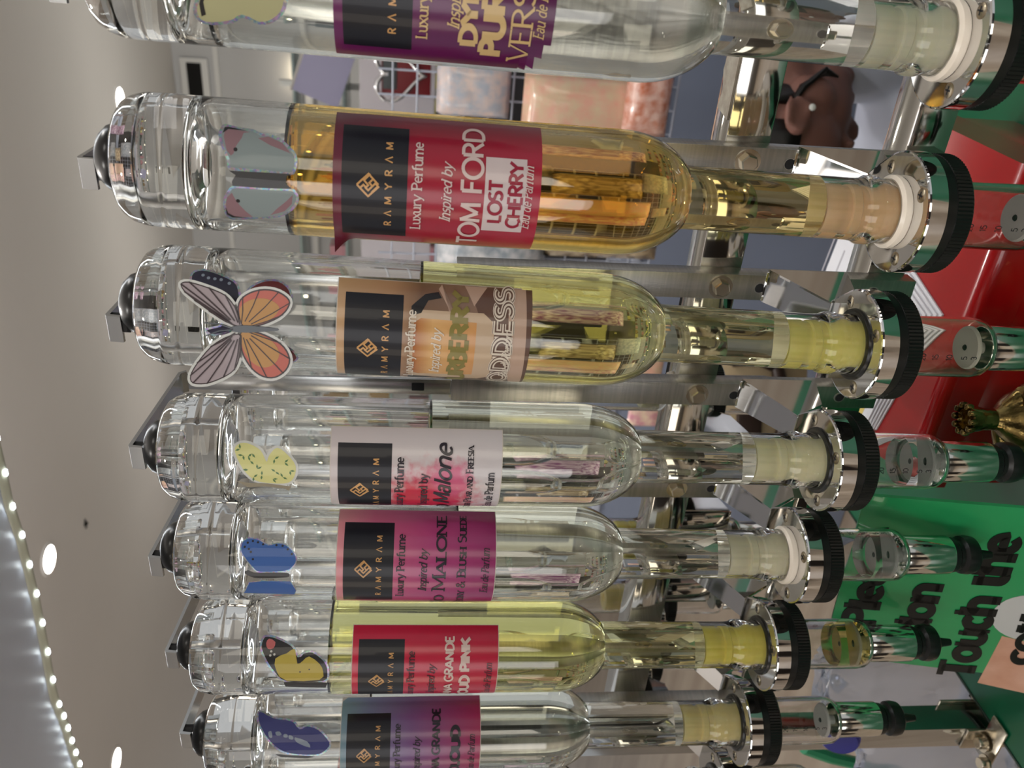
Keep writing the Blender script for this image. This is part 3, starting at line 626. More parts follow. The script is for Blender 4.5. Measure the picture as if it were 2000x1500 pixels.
        lay([smoothpoly(z([(1195, 540), (1215, 535), (1240, 545), (1280, 545), (1380, 545), (1412, 550), (1410, 565), (1375, 570), (1300, 572), (1240, 570), (1200, 552)]), 2)], .26, 'body', ink('charcoal', (62, 62, 64), .6))
    if i == 5:
        z = lambda ps: Z(0, 900, .4, ps)
        a = smoothpoly(z([(1268, 905), (1280, 865), (1300, 850), (1350, 858), (1430, 898), (1458, 950), (1480, 933), (1530, 928), (1590, 975), (1608, 1030), (1582, 1080), (1400, 1082), (1330, 1030), (1285, 960)]), 3)
        st = lay([a], .12, 'butterfly_sticker', m_holo, root); st['label'] = 'sticker of a yellow butterfly with black wing borders'
        lay([inset(a, 1.5)], .18, 'wing', ink('black', (22, 20, 24)))
        lay([smoothpoly(z([(1345, 965), (1400, 940), (1440, 918), (1452, 990), (1480, 975), (1510, 955), (1560, 990), (1578, 1030), (1560, 1068), (1400, 1072), (1350, 1025)]), 2)], .24, 'wing_patch', ink('ochre_yellow', (196, 176, 78), .6))
        lay([smoothpoly(z([(1300, 890), (1315, 868), (1345, 885), (1335, 915), (1308, 918)]), 2)], .24, 'wing_patch', ink('coral', (206, 110, 110), .6))
        lay([arcpoly(p, .6) for p in z([(1465, 1030), (1510, 1018)])]+[], .3, 'wing_mark', ink('black', (22, 20, 24)))
        lay([arcpoly(p, .9) for p in z([(1325, 930), (1340, 945), (1320, 950)])], .3, 'wing_mark', ink('film_white', (210, 210, 205)))
        lay([z([(1385, 1080), (1480, 1076), (1600, 1082), (1590, 1106), (1480, 1104), (1395, 1102)])], .3, 'body', ink('charcoal', (62, 62, 64), .6))
    if i == 6:
        z = lambda ps: Z(0, 900, .4, ps)
        a = smoothpoly(z([(1253, 1250), (1272, 1218), (1340, 1250), (1430, 1265), (1465, 1302), (1500, 1288), (1560, 1308), (1615, 1370), (1602, 1412), (1540, 1442), (1400, 1432), (1320, 1382), (1270, 1310)]), 3)
        st = lay([a], .12, 'butterfly_sticker', m_holo, root); st['label'] = 'sticker of a navy blue butterfly with pale flecks'
        lay([inset(a, 1.4)], .18, 'wing', ink('indigo', (62, 66, 128), .6))
        lay([smoothpoly(z(q), 2) for q in ([(1345, 1325), (1365, 1322), (1375, 1338), (1352, 1342)], [(1385, 1335), (1402, 1335), (1405, 1350), (1386, 1350)], [(1410, 1340), (1430, 1345), (1432, 1360), (1412, 1358)], [(1440, 1350), (1500, 1370), (1515, 1400), (1470, 1385), (1445, 1370)], [(1310, 1325), (1325, 1320), (1330, 1350), (1315, 1350)])], .24, 'wing_mark', ink('ice', (146, 158, 176), .6))
        lay([z([(1345, 1432), (1400, 1436), (1500, 1440), (1540, 1444), (1500, 1452), (1370, 1446)])], .26, 'body', ink('charcoal', (62, 62, 64), .6))
    if i == 0:
        z = lambda ps: Z(0, 0, .35, ps)
        a = smoothpoly(z([(1078, 60), (1090, 0), (1120, -60), (1350, -75), (1590, -60), (1602, 20), (1575, 85), (1510, 130), (1440, 135), (1355, 98), (1300, 128), (1180, 138), (1110, 118)]), 3)
        st = lay([a], .12, 'butterfly_sticker', m_holo, root); st['label'] = 'holographic-edged sticker of a pale olive yellow butterfly'
        lay([inset(a, 1.8)], .18, 'wing', ink('pale_olive', (172, 170, 130), .6))
        lay([z([(1112, 20), (1130, -60), (1160, -60), (1135, 10), (1150, 80), (1125, 90)])], .24, 'wing_mark', ink('black', (22, 20, 24)))
    if i == 2:
        z = lambda ps: Z(100, 430, .3533, ps)
        a = smoothpoly(z([(765, 325), (790, 280), (860, 272), (960, 305), (1035, 355), (1050, 470), (1020, 600), (900, 640), (850, 600), (950, 560), (800, 420)]), 3)
        b = smoothpoly(z([(1070, 400), (1160, 335), (1260, 332), (1325, 385), (1335, 470), (1290, 520), (1100, 590), (1040, 560)]), 3)
        b2 = smoothpoly(z([(1040, 620), (1180, 640), (1300, 690), (1360, 740), (1355, 780), (1250, 800), (1080, 760)]), 2)
        st = lay([a, b, b2], .12, 'butterfly_sticker', m_holo, root); st['label'] = 'holographic under-wings of the double butterfly sticker'
        lay([inset(a, 1.3)], .18, 'wing', ink('night', (40, 38, 62), .5)); lay([inset(b, 1.3), inset(b2, 1.3)], .18, 'wing', ink('dark_red', (112, 34, 36), .5))
        lay([arcpoly(p, 1.0) for p in z([(870, 320), (905, 325), (940, 330), (985, 350), (840, 305)])], .24, 'wing_mark', ink('ice', (146, 158, 176), .6))
        # upper acetate butterfly: flat, tangent to the glass, standing 3 mm off it
        c0 = W.pt(W.px(478, 640).x, W.px(478, 640).y, 3.2); nrm = Vector((c0.x, c0.y, 0)).normalized()
        o = W.inv @ CAM
        def P3(x, y, off=0):
            d = W.inv.to_3x3() @ ray(x, y); cc = c0+nrm*off; t = (cc-o).dot(nrm)/d.dot(nrm); return o+d*t
        def flat(pp, off, name, m, parent, th=.25):
            mb = MB()
            for P in pp:
                A = [P3(x, y, off) for x, y in P]; n = len(A); B = [q-nrm*th for q in A]
                mb.add(A+B, [list(range(n)), list(range(n, 2*n))[::-1]]+[[k, (k+1) % n, n+(k+1) % n, n+k] for k in range(n)])
            return mb.build(name, m, parent, smooth=0)
        V = lambda ps: smoothpoly([Vector((100+.3533*x, 430+.3533*y)) for x, y in ps], 3)
        W1 = V([(715, 352), (760, 340), (870, 372), (960, 412), (1012, 470), (1040, 530), (1055, 592), (960, 562), (870, 502), (790, 442), (735, 395)])
        W2 = V([(1030, 500), (1042, 440), (1100, 397), (1180, 380), (1260, 395), (1318, 440), (1310, 490), (1260, 540), (1170, 580), (1090, 595), (1050, 570)])
        W3 = V([(1035, 628), (960, 648), (880, 700), (805, 790), (768, 860), (782, 902), (860, 905), (950, 872), (1012, 830), (1042, 760), (1050, 660)])
        W4 = V([(1050, 618), (1130, 615), (1220, 650), (1290, 700), (1322, 770), (1300, 832), (1240, 872), (1170, 868), (1108, 825), (1062, 755), (1042, 680)])
        up = flat([inset(q, -5) for q in (W1, W2, W3, W4)], 0, 'acetate_sheet', mat('film', (206, 208, 206), .2), st, .2)
        up['label'] = 'upper acetate butterfly with white and orange wings'
        up = root
        dk = flat([W1, W2, W3, W4], .1, 'wing_border', ink('vein_brown', (58, 44, 48), .5), st)
        flat([inset(W1, 2.2), inset(W3, 2.2)], .2, 'forewing', ink('lilac_white', (164, 152, 158), .6), st)
        flat([inset(W2, 3), inset(W4, 3)], .2, 'hindwing', ink('burnt_coral', (190, 98, 84), .6), st)
        base = Vector((100+.3533*1050, 430+.3533*605))
        flat([shrink([base+(p-base)*.8 for p in inset(W2, 3)], 1), shrink([base+(p-base)*.8 for p in inset(W4, 3)], 1)], .3, 'hindwing_centre', ink('tan_gold', (186, 138, 78), .6), st)
        vein = []
        for Wg, step in ((W1, 3), (W2, 4), (W3, 3), (W4, 4)):
            for k in range(0, len(Wg), step):
                p = Wg[k]
                if (p-base).length < 45: continue
                vein += ribbon([tuple(base+(p-base)*.2), tuple(base+(p-base)*.6+Vector((1.5, 1))), tuple(p)], 1.9 if step == 4 else 2.6)
        flat(vein, .45, 'wing_vein', ink('vein_brown', (58, 44, 48), .5), st, .1)
        bd = V([(1000, 590), (1080, 582), (1180, 592), (1250, 600), (1250, 612), (1180, 616), (1080, 622), (1000, 614)])
        flat([bd]+ribbon([(100+.3533*1005, 430+.3533*600), (100+.3533*930, 430+.3533*575), (100+.3533*848, 430+.3533*568)], 2)+ribbon([(100+.3533*1005, 430+.3533*605), (100+.3533*930, 430+.3533*612), (100+.3533*855, 430+.3533*640)], 2), .7, 'body', ink('slate', (92, 98, 106), .5), st, .8)
def arcpoly(c, r, n=10): return [c+Vector((math.cos(6.2832*k/n)*r, math.sin(6.2832*k/n)*r)) for k in range(n)]

def make_bottle(i):
    M = Matrix.Translation((BX[i]-TL[i]*ZR, 0, 0)) @ Matrix.Rotation(math.atan(TL[i]), 4, 'Y')
    root = thing('perfume_bottle', BLAB[i][0], 'bottle', 'inverted perfume bottles in the front row', mm2m(M))
    g = MB(); g.lathe(outer_profile(), 96); g.lathe(inner_profile(), 96); n = 96
    # close the mouth between outer and inner walls
    g.lathe([(16.8, -256.4), (16.8, -250)], 96)
    g.build('glass', m_glass, root, smooth=35)
    MB().lathe(liquid_profile(LEVEL[i]), 96).build('liquid', liquid_mat('liquid_%s' % 'abcdefgh'[i], LIQ[i]), root, smooth=50)
    bpy.context.view_layer.update()
    W = Wrap(i, root); W.M = M; W.inv = M.inverted(); c = W.inv @ CAM; W.th0 = math.atan2(c.y, c.x)
    make_label(W, i, root)
    if i < 7: sticker(W, i, root)
    return root
for i in range(0, 8): make_bottle(i)

# ------------------------------------------------------------------ measuring dispensers
STOP = {0: (226, 224, 200), 1: (255, 202, 154), 2: (255, 230, 128), 3: (240, 232, 190), 4: (236, 230, 200), 5: (255, 226, 104), 6: (255, 224, 156), 7: (236, 220, 170)}
SEAL = {0: 'w', 1: 'w', 2: 'k', 3: 'k', 4: 'w', 5: 'k', 6: 'k', 7: 'k'}
CH = {0: (.99, .99, .99), 1: (.97, .95, .95), 2: (.97, .96, .93), 3: (.98, .98, .98), 4: (.98, .98, .98), 5: (.98, .98, .97), 6: (.98, .98, .98), 7: (.98, .98, .98)}
m_black = mat('black_plastic', (18, 20, 20), .32, bump=(40, .06))
m_screw = mat('screw_steel', (150, 138, 118), .3, 1)
def stopper_mat(k, c): 
    m = mat('silicone_'+k, tuple(min(255, v+8) for v in c), .3, sss=.5); b = m.node_tree.nodes['Principled BSDF']; b.inputs['Subsurface Radius'].default_value = (1, .85, .55); return m
DLAB = {0: 'under the purple-labelled bottle', 1: 'under the amber bottle', 2: 'under the bottle with the brown photo label', 3: 'under the white-labelled bottle',
        4: 'under the pink-to-magenta labelled bottle', 5: 'under the red-labelled yellow bottle', 6: 'under the grey-blue labelled bottle', 7: 'under the rose label at the picture edge'}
def capsule_ring(hole, outer_r, z0, z1, neck=True):
    pass
def make_dispenser(i, x, y=0, zr=ZR, flip=False, label=None, liquid=None, group='bottle dispensers in the front row', simple=False):
    M = trans(x, y, zr) @ (rot(math.pi, 'Z') if flip else Matrix())
    root = thing('perfume_dispenser', label or ('chrome and black measuring dispenser '+DLAB[i]), 'dispenser', group, mm2m(M))
    # chrome ring with teardrop neck towards the rail
    R, r = 38.3, 21.5; n = 72; top = []; 
    for k in range(n):
        a = 2*math.pi*k/n; px, py = R*math.cos(a), R*math.sin(a)
        if py > 0 and abs(px) < 30:           # pull the back into a neck
            t = (math.cos((px/30)*math.pi)+1)/2; py = py+t*14
        top.append((px, py))
    mb = MB(); vs = []; fs = []
    rows = [(r, 'i', -13), (r, 'i', -.8), (r+.8, 'i', 0), (-1.4, 'o', 0), (-.3, 'o', -.5), (0, 'o', -1.6), (0, 'o', -12.2), (-1, 'o', -13)]
    for k in range(n):
        a = 2*math.pi*k/n; d = Vector(top[k]).normalized()
        for v_, kind, z in rows:
            if kind == 'i': vs.append((v_*math.cos(a), v_*math.sin(a), z))
            else: q = Vector(top[k])+d*v_; vs.append((q.x, q.y, z))
    K = len(rows)
    for k in range(n):
        for j in range(K): a, b = k*K+j, ((k+1) % n)*K+j; c = (j+1) % K; fs.append([a, b, ((k+1) % n)*K+c, k*K+c])
    mb.add(vs, fs); mb.build('chrome_ring', m_chrome, root, smooth=14)
    # bracket: web, two folded wings and a hook plate on the upright
    b = MB()
    def quadplate(P, t):                      # thin folded plate through four points
        P = [Vector(p) for p in P]; nn = (P[1]-P[0]).cross(P[2]-P[0]).normalized()*t; b.add(P+[p-nn for p in P], [[0, 1, 2, 3], [7, 6, 5, 4], [0, 4, 5, 1], [1, 5, 6, 2], [2, 6, 7, 3], [3, 7, 4, 0]])
    quadplate([(-10, 44, .4), (10, 44, .4), (13, 95, 30), (-13, 95, 30)], 1.6)
    quadplate([(10, 44, .4), (13, 95, 30), (13, 95, -34), (11, 60, -26)], 1.6); quadplate([(-10, 44, .4), (-13, 95, 30), (-13, 95, -34), (-11, 60, -26)], 1.6)
    quadplate([(10, 44, .4), (11, 60, -26), (-11, 60, -26), (-10, 44, .4)], 1.6)
    b.box(-12, 12, 94, 95.8, -36, 31, .4)
    b.build('bracket', m_chrome if not simple else m_mirror, root, smooth=30)
    # seal ring
    if SEAL[i] == 'w': MB().lathe([(16, 1), (16, 4.5), (18, 6.5), (21, 6.8), (23, 5), (23.2, 2), (22, 0), (16, 0)], 48).build('seal', mat('white_seal', (238, 228, 214), .3), root)
    else: MB().lathe([(19.5, .5), (20, 1.6), (22.5, 2.2), (24.6, 1.6), (25, 0), (19.5, 0)], 48).build('seal', mat('black_seal', (20, 20, 18), .25), root)
    if not simple:
        for ang in (-60, 60, 175, 295) if False else (-52, 38, 128, 215):
            a = math.radians(ang); px, py = 30.2*math.cos(a), 30.2*math.sin(a)
            sc = MB().lathe([(0, .2), (.1, .9), (3.6, .75), (4.4, .2), (4.4, -.4), (0, -.4)], 20, trans(px, py, 0)).build('screw', m_screw, root)
            cr = MB()
            for w1, w2 in ((2.4, .5), (.5, 2.4)): cr.box(px-w1, px+w1, py-w2, py+w2, .85, 1.0)
            cr.build('screw_slot', mat('hole_dark'), sc, smooth=0)
    # stopper inside the bottle neck
    prof = [(0, 50), (4, 50.6), (5, 52), (11, 53), (15.6, 52.6), (16.2, 51), (16.3, 41), (15.2, 39.5), (15.2, 36), (16.4, 35), (16.4, 30), (15.4, 29), (15.4, 24), (16.5, 23), (16.5, 15), (16.2, 10), (16.3, 2), (16.3, -10), (0, -10)]
    MB().lathe(prof, 48).build('stopper', stopper_mat('abcdefgh'[i], STOP[i]), root)
    # ribbed black collar
    pr = []; n = 96; vs = []; fs = []
    for k in range(2*n):
        a = math.pi*k/n; rr = 37.6 if k % 2 else 36.8
        for z, sr in ((-13, 36.4), (-19, 36.6), (-19.2, rr), (-29, rr), (-30.5, 35.6), (-30.5, 15)): vs.append((sr*math.cos(a), sr*math.sin(a), z))
    for k in range(2*n):
        for j in range(5): a, b2 = k*6+j, ((k+1) % (2*n))*6+j; fs.append([a, b2, b2+1, a+1])
    MB().add(vs, fs).build('collar', m_black, root, smooth=25)
    # clear chamber, white valve disc, chrome sleeve, nozzle
    ch = MB().lathe([(21, -30.6), (21.3, -84), (20.5, -91), (18, -95.5), (15.6, -97), (15.6, -94.5), (17.2, -93), (18.8, -89.5), (19.3, -84), (19, -30.6)], 56)
    ch.lathe([(21, -30.6), (19, -30.6)], 56)
    ch.build('measuring_chamber', glass_mat('clear_plastic_%s' % 'abcdefgh'[i], CH[i], 1.42), root, smooth=45)
    MB().lathe([(0, -83), (14.2, -83), (15.2, -84), (15.2, -85.4), (4, -86), (4, -96), (0, -96)], 40).build('valve', mat('valve_white', (206, 206, 200), .5), root)
    MB().lathe([(0, -86.2), (2.2, -82.8), (1.6, -82), (0, -81.8)], 16).build('valve_pin', mat('dark_metal'), root)
    MB().lathe([(15, -94), (15.8, -95.5), (15.8, -136), (15.3, -137), (0, -137)], 48).build('sleeve', mat('sleeve_chrome', (224, 224, 218), .10, 1, bump=(140, .16, (1, 1, .25))), root)
    MB().lathe([(14.6, -137), (14.2, -142), (12.4, -144), (12.4, -147), (15.4, -149), (16, -154), (15, -159), (12, -161.5), (6, -162.5), (4.6, -165), (3, -177), (1.8, -178), (1.4, -172), (0, -170)], 40).build('nozzle', m_black, root, smooth=35)
    if liquid:
        MB().lathe([(0, -66), (18.8, -65.4), (18.9, -84), (18.4, -89), (16.8, -92.6), (0, -93)], 48).build('dose', liquid_mat('dose_'+'abcdefgh'[i], liquid, 1.34, .036), root)
    # printed scale
    c = (M.inverted() @ CAM); th0 = math.atan2(c.y, c.x); 
    if not simple and not flip:
        pl = []
        offs = {4: .9, 5: 2.2}.get(i, -.35)
        for s_, z in (('20', -42), ('15', -51), ('10', -61), ('5', -72), ('3', -79)):
            for q in text_polys(s_, 4.2, None, weight=.13): pl.append([Vector((p.x, z+p.y)) for p in q])
        vs = []; fs = []
        for q in pl:
            k = len(vs)
            for p in q: a = th0+offs+p.x/21.4; vs.append((21.45*math.cos(a), 21.45*math.sin(a), p.y))
            fs.append(list(range(k, k+len(q))))
        MB().add(vs, fs).build('scale_print', mat('print_black', (28, 28, 28), .6), root, smooth=0)
    return root
DOSE = {1: None, 2: None, 3: (.97, .97, .97), 4: (.97, .98, .97), 5: (.95, .78, .25), 6: None}
for i in range(0, 8): make_dispenser(i, BX[i], liquid=DOSE.get(i))
# backs of the second row, served from the other side of the rack
for k, (x, i) in enumerate(((-395, 3), (-495, 5), (-595, 6), (-300, 4), (-695, 0))):
    make_dispenser(i, x, 262, ZR+10, True, 'chrome dispenser on the far side of the rack, '+('behind the white-labelled bottle', 'between the pink and red labelled bottles', 'behind the red-labelled bottle', 'behind the pale yellow bottle', 'behind the grey-blue label, at the end')[k], None, 'dispensers on the far side of the rack', True)
for k, x in enumerate((-300, -395, -495, -595, -695)):
    t = thing('spare_bottle', 'unlabelled clear bottle on the far side of the rack, '+('behind the pale yellow bottle', 'behind the white-labelled bottle', 'behind the pink-labelled bottle', 'behind the red-labelled bottle', 'behind the grey-blue labelled bottle')[k], 'bottle', 'bottles on the far side of the rack', trans(x*S, .262, .010))
    g = MB(); g.lathe(outer_profile(), 48); g.lathe(inner_profile(), 48); g.lathe([(16.8, -256.4), (16.8, -250)], 48); g.build('glass', m_glass, t, smooth=35)

# ------------------------------------------------------------------ green notice
sa = Vector((-.96, .19, -.19)).normalized(); sb = Vector((.1, -.3, -1)); sb = (sb-sa*sb.dot(sa)).normalized(); sn = sb.cross(sa).normalized()
if sn.y > 0: sn = -sn
TR = atY(1690, 968, 35)
def onsign(px, py, off=0): v = ray(px, py); P0 = TR+sn*off; t = (P0-CAM).dot(sn)/v.dot(sn); p = CAM+v*t; q = p-P0; return Vector((-q.dot(sa), -q.dot(sb)))   # x right, y up
def sgn3(p, off): return TR-sa*p.x-sb*p.y+sn*off
TLp = onsign(1610, 1278); BLp = onsign(2000, 1352)
sign = thing('notice_board', 'laminated green notice with bold black lettering asking not to touch', 'sign', M=Matrix())
wS = TLp.x; hS = -232
def sign_mesh(polys, off, name, m, parent, th=.4):
    mb = MB()
    for P in polys:
        A = [sgn3(p, off) for p in P]; B = [sgn3(p, off-th) for p in P]; n = len(P)
        mb.add(A+B, [list(range(n)), list(range(n, 2*n))[::-1]]+[[k, (k+1) % n, n+(k+1) % n, n+k] for k in range(n)])
    return mb.build(name, m, parent, smooth=0)
brd = sign_mesh([[Vector((0, 0)), Vector((wS, 0)), Vector((wS, hS)), Vector((0, hS))]], 0, 'board', mat('notice_green', (40, 156, 92), .28, coat=.6, noise=(14, (48, 164, 100))), sign, 3)
def sign_text(txt, p0, p1, cap, **kw):
    a = onsign(*p0); b = onsign(*p1); L = (b-a).length; d = (b-a).normalized(); nn = Vector((-d.y, d.x))
    pol = text_polys(txt, cap, L, **kw)
    return [[a+d*(p.x+L/2)+nn*p.y for p in q] for q in pol]
cap1 = 31
tx = sign_text('Please', (1705, 1226), (1757, 1038), cap1*.95, serif=True, weight=.27, swt=.85)+sign_text('don t', (1808, 1240), (1856, 1098), cap1*.95, serif=True, weight=.27, swt=.85)+sign_text('Touch the', (1897, 1322), (1998, 1046), cap1*1.02, serif=True, weight=.27, swt=.85)
sk = [onsign(*q) for q in ((1909, 1333), (1932, 1290), (1957, 1242), (2000, 1252), (2060, 1262), (2060, 1366), (1999, 1353))]
el = [onsign(2012+76*math.cos(a), 1206+44*math.sin(a)) for a in [2*math.pi*k/28 for k in range(28)]]
sign_mesh([sk], .3, 'finger_photo', mat('skin_print', (206, 150, 124), .35, noise=(22, (226, 178, 156))), sign)
sign_mesh([el], .6, 'white_swab_photo', mat('swab_print', (206, 206, 206), .35), sign)
sign_mesh(tx, .9, 'lettering', mat('notice_ink', (10, 12, 10), .35), sign)
sign_mesh(sign_text('cotton', (2012, 1295), (2075, 1120), cap1*.8, serif=True, weight=.24, swt=.8), 1.2, 'lettering', mat('notice_ink'), sign)

# ------------------------------------------------------------------ red box, papers, figurine, bags
m_red = mat('red_lacquer', (158, 8, 14), .20, coat=.7)
rb = thing('red_box', 'glossy red lidded box on the green table behind the rack', 'box')
Mx = Matrix(((0, 0, 1, 0), (1, 0, 0, 0), (0, 1, 0, 0), (0, 0, 0, 1)))
def rprof(y0, y1, z0, z1, r, n=8):
    p = [(y0, z0)]+[(y0+r-r*math.cos(math.pi/2*k/n), z1-r+r*math.sin(math.pi/2*k/n)) for k in range(n+1)]+[(y1-r+r*math.sin(math.pi/2*k/n), z1-r+r*math.cos(math.pi/2*k/n)) for k in range(n+1)]+[(y1, z0)]
    return p
MB().prism(rprof(196, 400, -530, -484, 14), -372, -22, Mx).build('lid', m_red, rb, smooth=30)
MB().box(-370, -24, 200, 396, -599.8, -530, 4).build('body', m_red, rb, smooth=30)
pp_ = thing('paper_stack', 'stack of white printed papers with a yellow stripe on the red box', 'papers')
random.seed(2)
for k in range(5):
    A = math.radians(-14+.9*k); M = trans(-185-4*k, 320+5*k, -483.8+k*2.4) @ rot(A, 'Z')
    s_ = MB().box(-150, 22, -84, 120, 0, 2.2, .4, M).build('sheet', mat('paper', (222, 222, 228), .6), pp_, smooth=0)
    if k == 4:
        MB().box(-138, 12, -70, -60, 2.2, 2.5, 0, M).build('yellow_stripe', mat('stripe_yellow', (214, 190, 104), .6), s_, smooth=0)
        for q in range(12): MB().box(-138, random.randint(-90, 10), -50+q*16, -47+q*16, 2.2, 2.4, 0, M).build('printed_line', mat('print_grey', (170, 168, 176), .6), s_, smooth=0)
# crowned brass figurine
m_brass = mat('antique_brass', (168, 146, 92), .22, 1, noise=(60, (92, 76, 44)), bump=(220, .35))
fg = thing('crowned_figurine', 'small antique brass figurine with a scalloped crown before the red box', 'figurine', M=trans(-.197, .058, 0))
MB().lathe([(0, -600), (34, -600), (36, -594), (30, -586), (24, -560), (18, -520), (20, -490), (24, -470), (26, -458), (22, -450), (15, -443), (10, -438), (8.6, -432), (0, -432)], 28).build('robe', m_brass, fg)
MB().lathe([(0, -441), (8.6, -438), (9.4, -431), (9.2, -425), (10.4, -421), (0, -420)], 24).build('head', m_brass, fg)
cr = MB().lathe([(9.6, -423), (10.4, -421), (10.8, -417), (11.6, -411), (10.6, -410), (9.2, -414), (0, -415)], 28)
for k in range(10):
    a = 2*math.pi*k/10; cr.lathe([(0, -4), (2.4, -3), (3.3, 0), (2.4, 2.6), (0, 3.4)], 10, trans(11.4*math.cos(a), 11.4*math.sin(a), -409))
cr.build('crown', m_brass, fg)
cl = MB()
for sg in (-1, 1):
    cl.tube([(sg*9, 3, -446), (sg*20, 0, -452), (sg*30, -6, -466), (sg*33, -14, -490), (sg*18, -24, -505)], [7, 9.5, 8.5, 7, 4.5], 12)
    cl.lathe([(0, -9), (9, -5), (12, 2), (8, 8), (0, 10)], 14, trans(sg*24, -2, -456))
cl.build('arms', m_brass, fg)
dr = MB()
for k in range(9):
    a = math.pi*(1.05+.1*k*.95); dr.tube([(10*math.cos(a), 10*math.sin(a), -440), (21*math.cos(a), 20*math.sin(a), -462), (24*math.cos(a+.15), 22*math.sin(a+.15), -500), (30*math.cos(a), 30*math.sin(a), -585)], [1.4, 2.2, 2.4, 2.6], 6)
dr.build('drapery', m_brass, fg)

m_bag = mat('crinkled_film', (226, 232, 248), .12, trans=.72, ior=1.3, bump=(26, 1.0))
def bag(name, label, x, y, z, w, d, h, rz, seed, nx=9):
    random.seed(seed); bm = bmesh.new(); bmesh.ops.create_cube(bm, size=1); bmesh.ops.subdivide_edges(bm, edges=bm.edges[:], cuts=nx, use_grid_fill=True)
    for v in bm.verts:
        k = 1-.35*abs(v.co.z)*2*abs(v.co.z)
        v.co = Vector((v.co.x*w+random.uniform(-1, 1)*w*.03, v.co.y*d*k+random.uniform(-1, 1)*d*.10, v.co.z*h+random.uniform(-1, 1)*h*.02))*S
    me = bpy.data.meshes.new(name); bm.to_mesh(me); bm.free(); me.shade_smooth(); me.set_sharp_from_angle(angle=.6)
    o = bpy.data.objects.new(name, me); C.objects.link(o); o.location = (x*S, y*S, z*S); o.rotation_euler = (0, 0, rz)
    tag(o, label, 'bag'); return o
def addmat(o, m): o.data.materials.append(m); return o
p1 = atY(1770, 1335, 170)
addmat(bag('clear_bag', 'crumpled clear plastic bag hanging beyond the table end by the steel post', p1.x-20, 190, p1.z, 95, 40, 190, .3, 5), m_bag)
p2 = atY(1850, 1485, 150)
addmat(bag('clear_bag', 'clear plastic sachets bunched left of the steel post foot', p2.x-25, 165, p2.z, 70, 30, 210, .5, 9), m_bag)
q = atY(1640, 1440, 60)
t = thing('blue_cap', 'round dark blue cap behind the last clear chamber', 'cap', M=trans(*(q*S)))
MB().lathe([(0, -5), (19, -5), (20, -3), (20, 4), (18, 6), (0, 6)], 32, rot(1.2, 'X')).build('disc', mat('blue_plastic', (26, 34, 138), .3), t)
MB().lathe([(20, 0), (21.2, 0), (21.2, -4), (20, -4)], 24, rot(1.2, 'X')).build('rim', mat('blue_plastic'), t)
q = atY(1630, 1328, 200)
t = thing('glass_crystal', 'small sparkling clear crystal by the clear bag', 'crystal', M=trans(*(q*S)))
MB().lathe([(0, -14), (12, 0), (8, 7), (0, 8)], 8).build('gem', glass_mat('crystal', (1, 1, 1), 1.6), t, smooth=0)
t = thing('green_strap', 'curved green strap dropping behind the end of the rack', 'strap')
MB().tube([atY(x, y, 230) for x, y in ((1570, 1460), (1620, 1478), (1670, 1490), (1700, 1502), (1760, 1530))], 9, 8).build('band', mat('strap_green', (30, 132, 92), .4), t)

# ------------------------------------------------------------------ behind the rack: counter, person, wire grid, snack bags
m_bluegrey = mat('bluegrey_panel', (122, 132, 154), .55)
ct = thing('cabinet_counter', 'pale blue-grey cabinet with white top rail behind the seated person', 'cabinet')
MB().box(-1900, 500, 1640, 1690, -1398, -560, 3).build('front_panel', m_bluegrey, ct)
MB().box(-1900, 500, 1630, 1895, -560, -535, 3).build('top_rail', mat('rail_white', (178, 186, 204), .5), ct)
MB().box(-1900, 500, 1640, 1680, -535, -505, 3).build('ledge', mat('ledge_blue', (146, 156, 176), .5), ct)
# wire grid
gr = thing('wire_grid', 'white wire grid panel hung with snack bags', 'grid panel')
GX0, GX1, GZ0, GZ1 = -640, 360, -500, 130; m_wire = mat('white_wire', (176, 182, 198), .4)
for k in range(int((GX1-GX0)/50)+1): MB().tube([(GX0+50*k, 1350, GZ0), (GX0+50*k, 1350, GZ1)], 2.2, 6).build('wire', m_wire, gr)
for k in range(int((GZ1-GZ0)/50)+1): MB().tube([(GX0, 1346, GZ0+50*k), (GX1, 1346, GZ0+50*k)], 2.2, 6).build('wire', m_wire, gr)
MB().box(-1250, 420, 1900, 1930, -1398, -70).build('partition', mat('dark_partition', (24, 22, 26), .7)); tag(bpy.data.objects['partition'], 'near-black partition standing behind the wire grid', 'partition')
def snack(x, y, z, w, h, cols, seed, label, rz=0):
    random.seed(seed); bm = bmesh.new(); bmesh.ops.create_grid(bm, x_segments=14, y_segments=14, size=.5)
    top = bm.faces[:]; r = bmesh.ops.duplicate(bm, geom=bm.faces[:]); dup = [g for g in r['geom'] if isinstance(g, bmesh.types.BMVert)]
    ds = set(dup)
    for v in bm.verts:
        sx, sy = v.co.x*2, v.co.y*2; b_ = max(0, (1-sx**4))*max(0, (1-sy**4)); d = b_*w*.16+random.uniform(-.01, .01)*w*(b_ > .05)
        d = -d if v in ds else d
        v.co = Vector((v.co.x*w, d, v.co.y*h))*S
    bmesh.ops.remove_doubles(bm, verts=bm.verts, dist=1e-6); bmesh.ops.recalc_face_normals(bm, faces=bm.faces)
    me = bpy.data.meshes.new('snack_bag'); bm.to_mesh(me); bm.free(); me.shade_smooth()
    me.materials.append(mat('snack_film_%s' % 'abcdefgh'[seed % 8], cols[0], .22, coat=.5, noise=(42, cols[1]), bump=(30, .5)))
    o = bpy.data.objects.new('snack_bag', me); C.objects.link(o); o.location = (x*S, y*S, z*S); o.rotation_euler = (0, 0, rz); tag(o, label, 'bag', 'snack bags on the wire grid'); return o
def atp(px, py, Y): p = atY(px, py, Y); return p.x, Y, p.z
